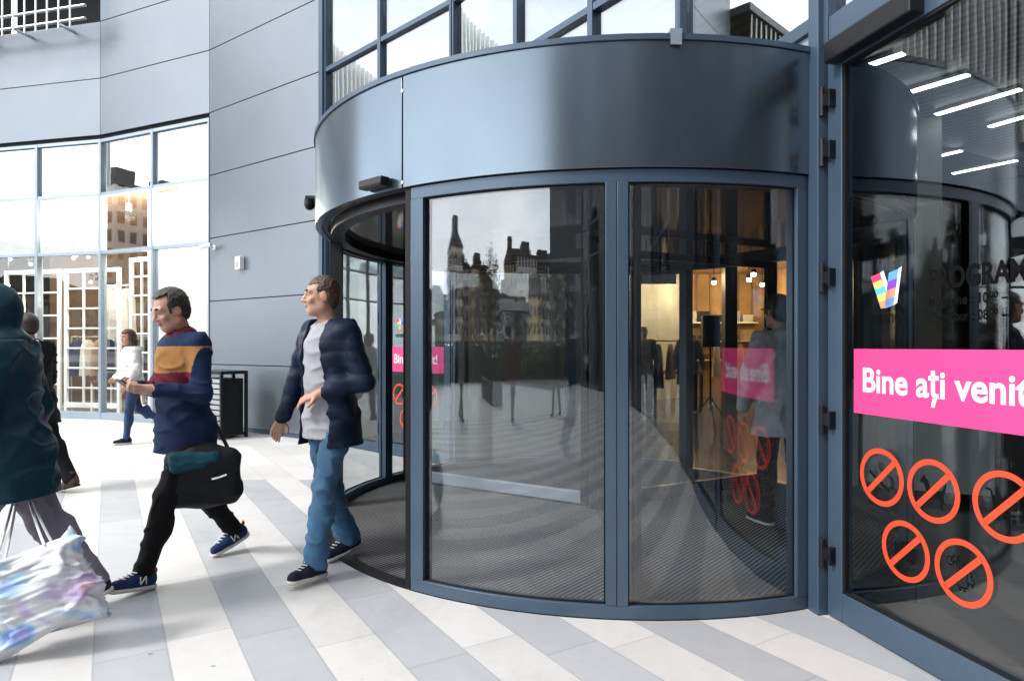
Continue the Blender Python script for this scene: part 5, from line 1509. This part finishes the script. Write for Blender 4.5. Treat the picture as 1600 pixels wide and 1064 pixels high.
            def hcut(P):
                q = (P - c_) @ HR / s; return ((1 - np.linalg.norm(q / np.array([.078, .12, .105]), axis=1)) * .07 * s).astype(np.float32)
            f.cut(hcut); sdf_obj('hood', f, gres, m_, root)
        elif kind == 'cap':
            f.ell(Hd(0, -.012, .055), np.array([.088, .104, .082]) * s, HR, .02)
            f.cut(lambda P: (.035 * s - ((P - hc) @ HR)[:, 2]).astype(np.float32))
            f.ell(Hd(0, .10, .042), np.array([.06, .06, .008]) * s, HR, .01); f.wr = wrinkles(seed, .003, 40); sdf_obj('cap', f, gres, m_, root)
    return P_

# ------------------------------------------------------------------ the passers-by
D_ = math.radians
DOWN = (.10, 0, -1)
# man in an open navy jacket leaving the revolving door, looking to his right
p5 = make_person('man in open navy jacket, grey T-shirt and blue jeans beside the revolving door', (-1.14, 4.13), (-.62, -.78), 1.82,
    dict(legs=[(D_(15), D_(6), D_(3)), (D_(-6), D_(18), D_(-14))], lean=.03, twist=.05, head=(-.55, .03), splay=.02,
         arms=[((.26, -.16, -1), (-.62, .72, -.30), .55, (-.2, -.4, -1)), ((.26, .16, -1), (.10, .42, -1), .5, (-1, .3, 0))]),
    [('top', 'tee', dict(g=.014, sleeve=0, hem=-.13, flare=.01, name='t_shirt', wr=.009, wf=26, neckr=.062)),
     ('top', 'navy', dict(g=.032, gs=.024, hem=-.18, flare=.03, open=.13, collar=.055, neck=.585, neckr=.068, hood=True, wr=.010, wf=30, quilt=.004)),
     ('trousers', 'jeans', dict(g=.012, ga=.034, wr=.011)), ('shoes', 'shoe_dark', dict(laces=True))], hair=('receding', 'hair_brown', .002), res=.005, gres=.0085)
# man in a navy jumper with mustard and maroon bands, carrying a shoulder bag
p4 = make_person('man in navy jumper with mustard and maroon bands, looking down at his hands', (-2.02, 4.08), (-.55, -.83), 1.79,
    dict(legs=[(D_(24), D_(6), D_(10)), (D_(-20), D_(16), D_(-22))], lean=.03, twist=-.05, head=(-.05, .38), splay=.02,
         arms=[((.28, .12, -1), (-.46, .85, .10), .8, (-.6, -.2, .6)), ((.30, .10, -1), (-.50, .85, .12), .8, (-.6, -.2, .6))]),
    [('top', 'navy_soft', dict(g=.030, gs=.014, hem=-.15, flare=.012, bands=([(.335, .49), (.225, .335)], ['mustard', 'maroon']), sleeve=.9, name='jumper', wr=.008, collar=.03, neckr=.06)),
     ('scarf', 'maroon'),
     ('trousers', 'black', dict(g=.010, ga=.018, len=.02, wr=.009)), ('shoes', 'shoe_navy', dict(laces=True, mark=True))], hair=('short', 'hair_dark', .012), res=.005, gres=.0085)
# shoulder bag at his left side
def local(P, q):
    r = P['root']; return r.matrix_world @ Vector(q) if False else (Matrix.Translation(r.location) @ Matrix.Rotation(r.rotation_euler[2], 4, 'Z') @ Vector(q))
bx, by = pix(318, 0, 3.98).x, 3.98
bag = empty('shoulder_bag', (bx, by, .44), D_(22), 'black and dark teal shoulder bag at the side of the man in the banded jumper', 'bag')
M['bag_black'] = fabric('black_canvas', (.010, .011, .013), rough=.6); M['bag_teal'] = fabric('teal_canvas', (.008, .055, .075), rough=.6)
f = SDF()
for x0, z0 in ((-.12, .06), (.12, .06)):
    pass
f.ell((0, 0, .18), (.185, .085, .20), None, .02); f.cone((-.14, 0, .07), (.14, 0, .07), .065, .065, .06); f.cone((-.15, 0, .28), (.15, 0, .28), .045, .045, .06); f.cone((-.15, 0, .08), (-.15, 0, .28), .06, .045, .05); f.cone((.15, 0, .08), (.15, 0, .28), .06, .045, .05)
f.wr = wrinkles(5, .007, 30)
sdf_obj('body', f, .009, M['bag_black'], bag)
f = SDF(); f.cone((-.15, -.052, .30), (.06, -.056, .29), .034, .036, .03); f.cone((-.15, -.066, .24), (0, -.07, .25), .03, .02, .05); f.wr = wrinkles(9, .005, 40)
sdf_obj('flap', f, .008, M['bag_teal'], bag)
MB().tube([(.05, -.107, .17), (.09, -.107, .178), (.13, -.098, .19)], .006, 6).build('zip', M['steel'], bag)
sp_ = [(-.14, 0, .30), (-.20, .10, .55), (-.23, .13, .80), (-.20, .10, .98)]
tgt = p4['sho'][1]
shw = local(p4, tgt); binv = (Matrix.Translation(bag.location) @ Matrix.Rotation(bag.rotation_euler[2], 4, 'Z')).inverted()
sl_ = binv @ (shw + Vector((0, 0, .085)))
pts = []
for A_ in ((-.15, 0, .30), (.15, 0, .30)):
    A_ = Vector(A_)
    for q in range(9):
        tq = q / 8; c = A_.lerp(sl_, tq); pts.append(c)
    mbs = MB()
    for a_, b_ in zip(pts, pts[1:]): mbs.cyl(a_, b_, .011, .011, 8)
    mbs.build('strap', M['bag_black'], bag, smooth=True); pts = []
ph = empty('phone', tuple(local(p4, (p4['arms'][-1]['wri'] + p4['arms'][1]['wri']) / 2 + np.array([0, .085, .015]))), p4['root'].rotation_euler[2], 'dark phone held in both hands by the man in the banded jumper', 'phone')
MB().obox((0, 0, 0), (1, 0, 0), Vector((0, .8, .6)), Vector((0, -.6, .8)), (-.036, .036), (-.07, .07), (-.004, .004)).build('casing', M['blackmetal'], ph, bevel=.003)
MB().obox((0, 0, 0), (1, 0, 0), Vector((0, .8, .6)), Vector((0, -.6, .8)), (-.033, .033), (-.066, .066), (.0042, .0048)).build('screen', M['drumceil'], ph)
# woman in the white jacket by the shop window
p6 = make_person('woman with long brown hair in puffy white jacket by the shop window', (pix(207, 0, 9.5).x, 9.5), (-.75, -.66), 1.63,
    dict(legs=[(D_(9), D_(4), D_(2)), (D_(-14), D_(46), D_(-30))], lean=.03, head=(.35, .15), splay=.01,
         arms=[((.35, .05, -1), (.1, .5, -.9), .5), ((.32, .0, -1), (-.35, .75, -.5), .5)]),
    [('top', 'white', dict(g=.045, gs=.036, hem=-.08, wr=.012, wf=26, collar=.06, hood=True, neckr=.062, quilt=.008)), ('trousers', 'jeans_dark', dict(g=.006, ga=.010)), ('shoes', 'shoe_dark', {})], hair=('long', 'hair_brown', .012), res=.011, gres=.014)
# someone in a grey coat inside the drum, seen from behind
p7 = make_person('person in long grey hooded coat and dark cap inside the revolving door', (pix(1222, 0, 5.15).x, 5.15), (-.25, .97), 1.78,
    dict(legs=[(D_(6), D_(4), 0), (D_(-4), D_(4), 0)], lean=.04, head=(.1, .05), arms=[((.30, .08, -1), (.05, .35, -1), .5), ((.28, .05, -1), (.05, .35, -1), .5)], face=False),
    [('top', 'palegrey', dict(g=.052, gs=.036, hem=-.24, flare=.04, wr=.012, wf=22, collar=.05, hood=True, neckr=.065)), ('trousers', 'black', {}), ('shoes', 'shoe_dark', {}), ('cap', 'black')], hair=('short', 'hair_dark', .02), res=.0085, gres=.011)
# person in the black coat behind the teal jacket
p2 = make_person('person in long black coat with taupe scarf walking away at the left edge', (pix(50, 0, 6.25).x, 6.25), (-.97, .22), 1.72,
    dict(legs=[(D_(20), D_(8), D_(6)), (D_(-18), D_(12), D_(-14))], lean=.05, head=(0, .1), arms=[((.22, -.2, -1), (.05, .1, -1), .5), ((.22, .2, -1), (.05, .4, -1), .5)]),
    [('top', 'black', dict(g=.045, gs=.034, hem=-.24, flare=.05, wr=.012, wf=24, collar=.05)), ('scarf', 'taupe'), ('trousers', 'black', {}), ('shoes', 'brownl', dict(boot=True, sole='black'))], hair=('short', 'hair_dark', .016), res=.0085)
# person in the teal jacket, cut by the left edge of the view
p1 = make_person('person in dark teal hooded jacket and grey lilac trousers cut by the left edge', (pix(14, 0, 3.3).x, 3.3), (-.93, -.36), 1.70,
    dict(legs=[(D_(20), D_(8), D_(8)), (D_(-18), D_(14), D_(-16))], lean=.05, head=(.0, .1), arms=[((.25, .2, -1), (.05, .5, -1), .6), ((.24, -.2, -1), (.06, .2, -1), .9)]),
    [('top', 'teal', dict(g=.06, gs=.042, hem=-.24, flare=.04, wr=.014, wf=22)), ('hood', 'teal'), ('trousers', 'mauve', dict(g=.03, ga=.045)), ('shoes', 'shoe_dark', {})], hair=('short', 'hair_dark', .012), res=.0085)
# pastel printed carrier bag swinging from that person's hand
hw = local(p1, p1['arms'][1]['wri'] + p1['arms'][1]['fa'] * .09)
print('HAND', hw)
def print_mat():
    m, nt, p = nodes_of('pastel_print')
    v = coords(nt, (1, 1, 1.6), (0.3, .5, .2))
    n = nd(nt, 'ShaderNodeTexNoise', Scale=4.2, Detail=1.0, Distortion=.5); nt.links.new(v, n.inputs['Vector'])
    r = nd(nt, 'ShaderNodeValToRGB'); e = r.color_ramp.elements
    e[0].position = .30; e[0].color = (.40, .28, .60, 1); e[1].position = .78; e[1].color = (.85, .55, .15, 1)
    for q, c in ((.38, (.22, .34, .66)), (.44, (.42, .60, .78)), (.49, (.66, .68, .70)), (.60, (.66, .67, .70)), (.66, (.52, .42, .66))):
        k = e.new(q); k.color = (*c, 1)
    nt.links.new(n.outputs['Fac'], r.inputs['Fac']); nt.links.new(r.outputs['Color'], p.inputs['Base Color']); p.inputs['Roughness'].default_value = .45
    return m
cb = empty('carrier_bag', tuple(hw), 0, 'crinkled white carrier bag with pastel blue, lilac and yellow print at the lower left', 'bag')
ctr = Vector((pix(84, 0, 2.98).x, 2.98, .10)) - hw          # bottom middle of the bag
U_, V_ = Vector((math.cos(.35), .35, math.sin(.35))).normalized(), Vector((-.42, .1, .90)).normalized(); N_ = U_.cross(V_).normalized()
NU, NV = 64, 56
_w1, _w2, _w3 = wrinkles(21, .030, 24), wrinkles(22, .014, 60), wrinkles(25, .006, 120)
def film(u, v):
    """u runs once round the bag, v from the bottom (0) to the rim (1)."""
    a = 2 * math.pi * u; w = .235 * (1 - .12 * v); d = .085 * math.sin(math.pi * min(.96, .12 + .80 * v)) ** .7
    x = w * math.copysign(abs(math.cos(a)) ** .55, math.cos(a)); y = d * math.copysign(abs(math.sin(a)) ** .8, math.sin(a))
    z = .40 * v - .03 * math.cos(a * 2) * (1 - v) + (.035 * math.cos(2 * a) if v > .99 else 0)
    return np.array([x, y, z])
P0 = np.array([film(i / NU, j / NV) for j in range(NV + 1) for i in range(NU)])
cen0 = P0.mean(0); dirs = P0 - np.stack([P0[:, 0] * .7, np.zeros(len(P0)), P0[:, 2]], 1); dirs /= np.linalg.norm(dirs, axis=1)[:, None] + 1e-6
disp = -(_w1(P0 * np.array([1, .6, .8])) + _w2(P0) + _w3(P0)); P0 = P0 + dirs * disp[:, None]
vs = [ctr + U_ * p[0] + N_ * p[1] + V_ * p[2] for p in P0]
fs = [(j * NU + i, j * NU + (i + 1) % NU, (j + 1) * NU + (i + 1) % NU, (j + 1) * NU + i) for j in range(NV) for i in range(NU)] + [tuple(range(NU))[::-1]]
bb_ = MB().add(vs, fs).build('bag_body', print_mat(), cb, smooth=False)
for p in bb_.data.polygons: p.use_smooth = True
sd_ = bb_.modifiers.new('film', 'SOLIDIFY'); sd_.thickness = .0015
for sg in (-1, 1):
    a_ = ctr + U_ * -.10 + V_ * .385 + N_ * .05 * sg; b_ = ctr + U_ * .10 + V_ * .385 + N_ * .05 * sg; o0 = Vector((0, .012 * sg, -.01))
    if sg < 0: o0 = o0 + Vector((.02, 0, 0))
    mbs = MB()
    for q_ in (a_, b_):
        pr = [q_.lerp(o0, t_ / 6) + Vector((0, 0, -.03 * math.sin(math.pi * t_ / 6))) for t_ in range(7)]
        for p_, r_ in zip(pr, pr[1:]):
            mbs.cyl(p_, r_, .006, .006, 8)
    mbs.build('handle', M['film_white'], cb, smooth=True)

# mannequins in the inner shop
for (x, y, lab, outfit) in ((2.75, 13.75, 'dressed mannequin with a grey top by the left pillar of the inner shop', 'grey'), (3.75, 14.0, 'dressed mannequin with a taupe top in the middle of the inner shop', 'taupe')):
    q = make_person(lab, (x, y), (-.2, -1), 1.8, dict(legs=[(D_(3), D_(2), 0), (D_(-3), D_(3), 0)], head=(.2, 0), arms=[((.3, .1, -1), (.1, .3, -1), .4), ((.3, -.1, -1), (.1, .4, -1), .4)], face=False),
        [('top', outfit, dict(g=.03, hem=-.16, wr=.01)), ('trousers', 'black', {}), ('shoes', 'shoe_dark', {})], res=.014, gres=.016)
    q['root'].name = 'mannequin'; q['root']['category'] = 'mannequin'

# two more people on the plaza behind the camera, only mirrored in the glass
for (x, y, fx, fy, top_, leg_, lab) in ((-5.2, -3.2, .8, .5, 'maroon', 'jeans_dark', 'person in a maroon coat on the plaza, mirrored in the left drum glass'), (-3.4, -5.4, -.3, .95, 'black', 'black', 'person in a black coat on the plaza, mirrored in the drum glass'), (-7.6, -1.0, .9, -.2, 'palegrey', 'black', 'person in a pale coat on the plaza, mirrored in the left drum glass')):
    make_person(lab, (x, y), (fx, fy), 1.74, dict(legs=[(D_(15), D_(5), 0), (D_(-14), D_(12), D_(-12))], lean=.04, arms=[((.25, .2, -1), (.05, .4, -1), .5), ((.25, -.2, -1), (.05, .2, -1), .5)], face=False),
        [('top', top_, dict(g=.04, hem=-.2, flare=.03, wr=.01)), ('trousers', leg_, {}), ('shoes', 'shoe_dark', {})], hair=('short', 'hair_dark', .012), res=.013, gres=.015)
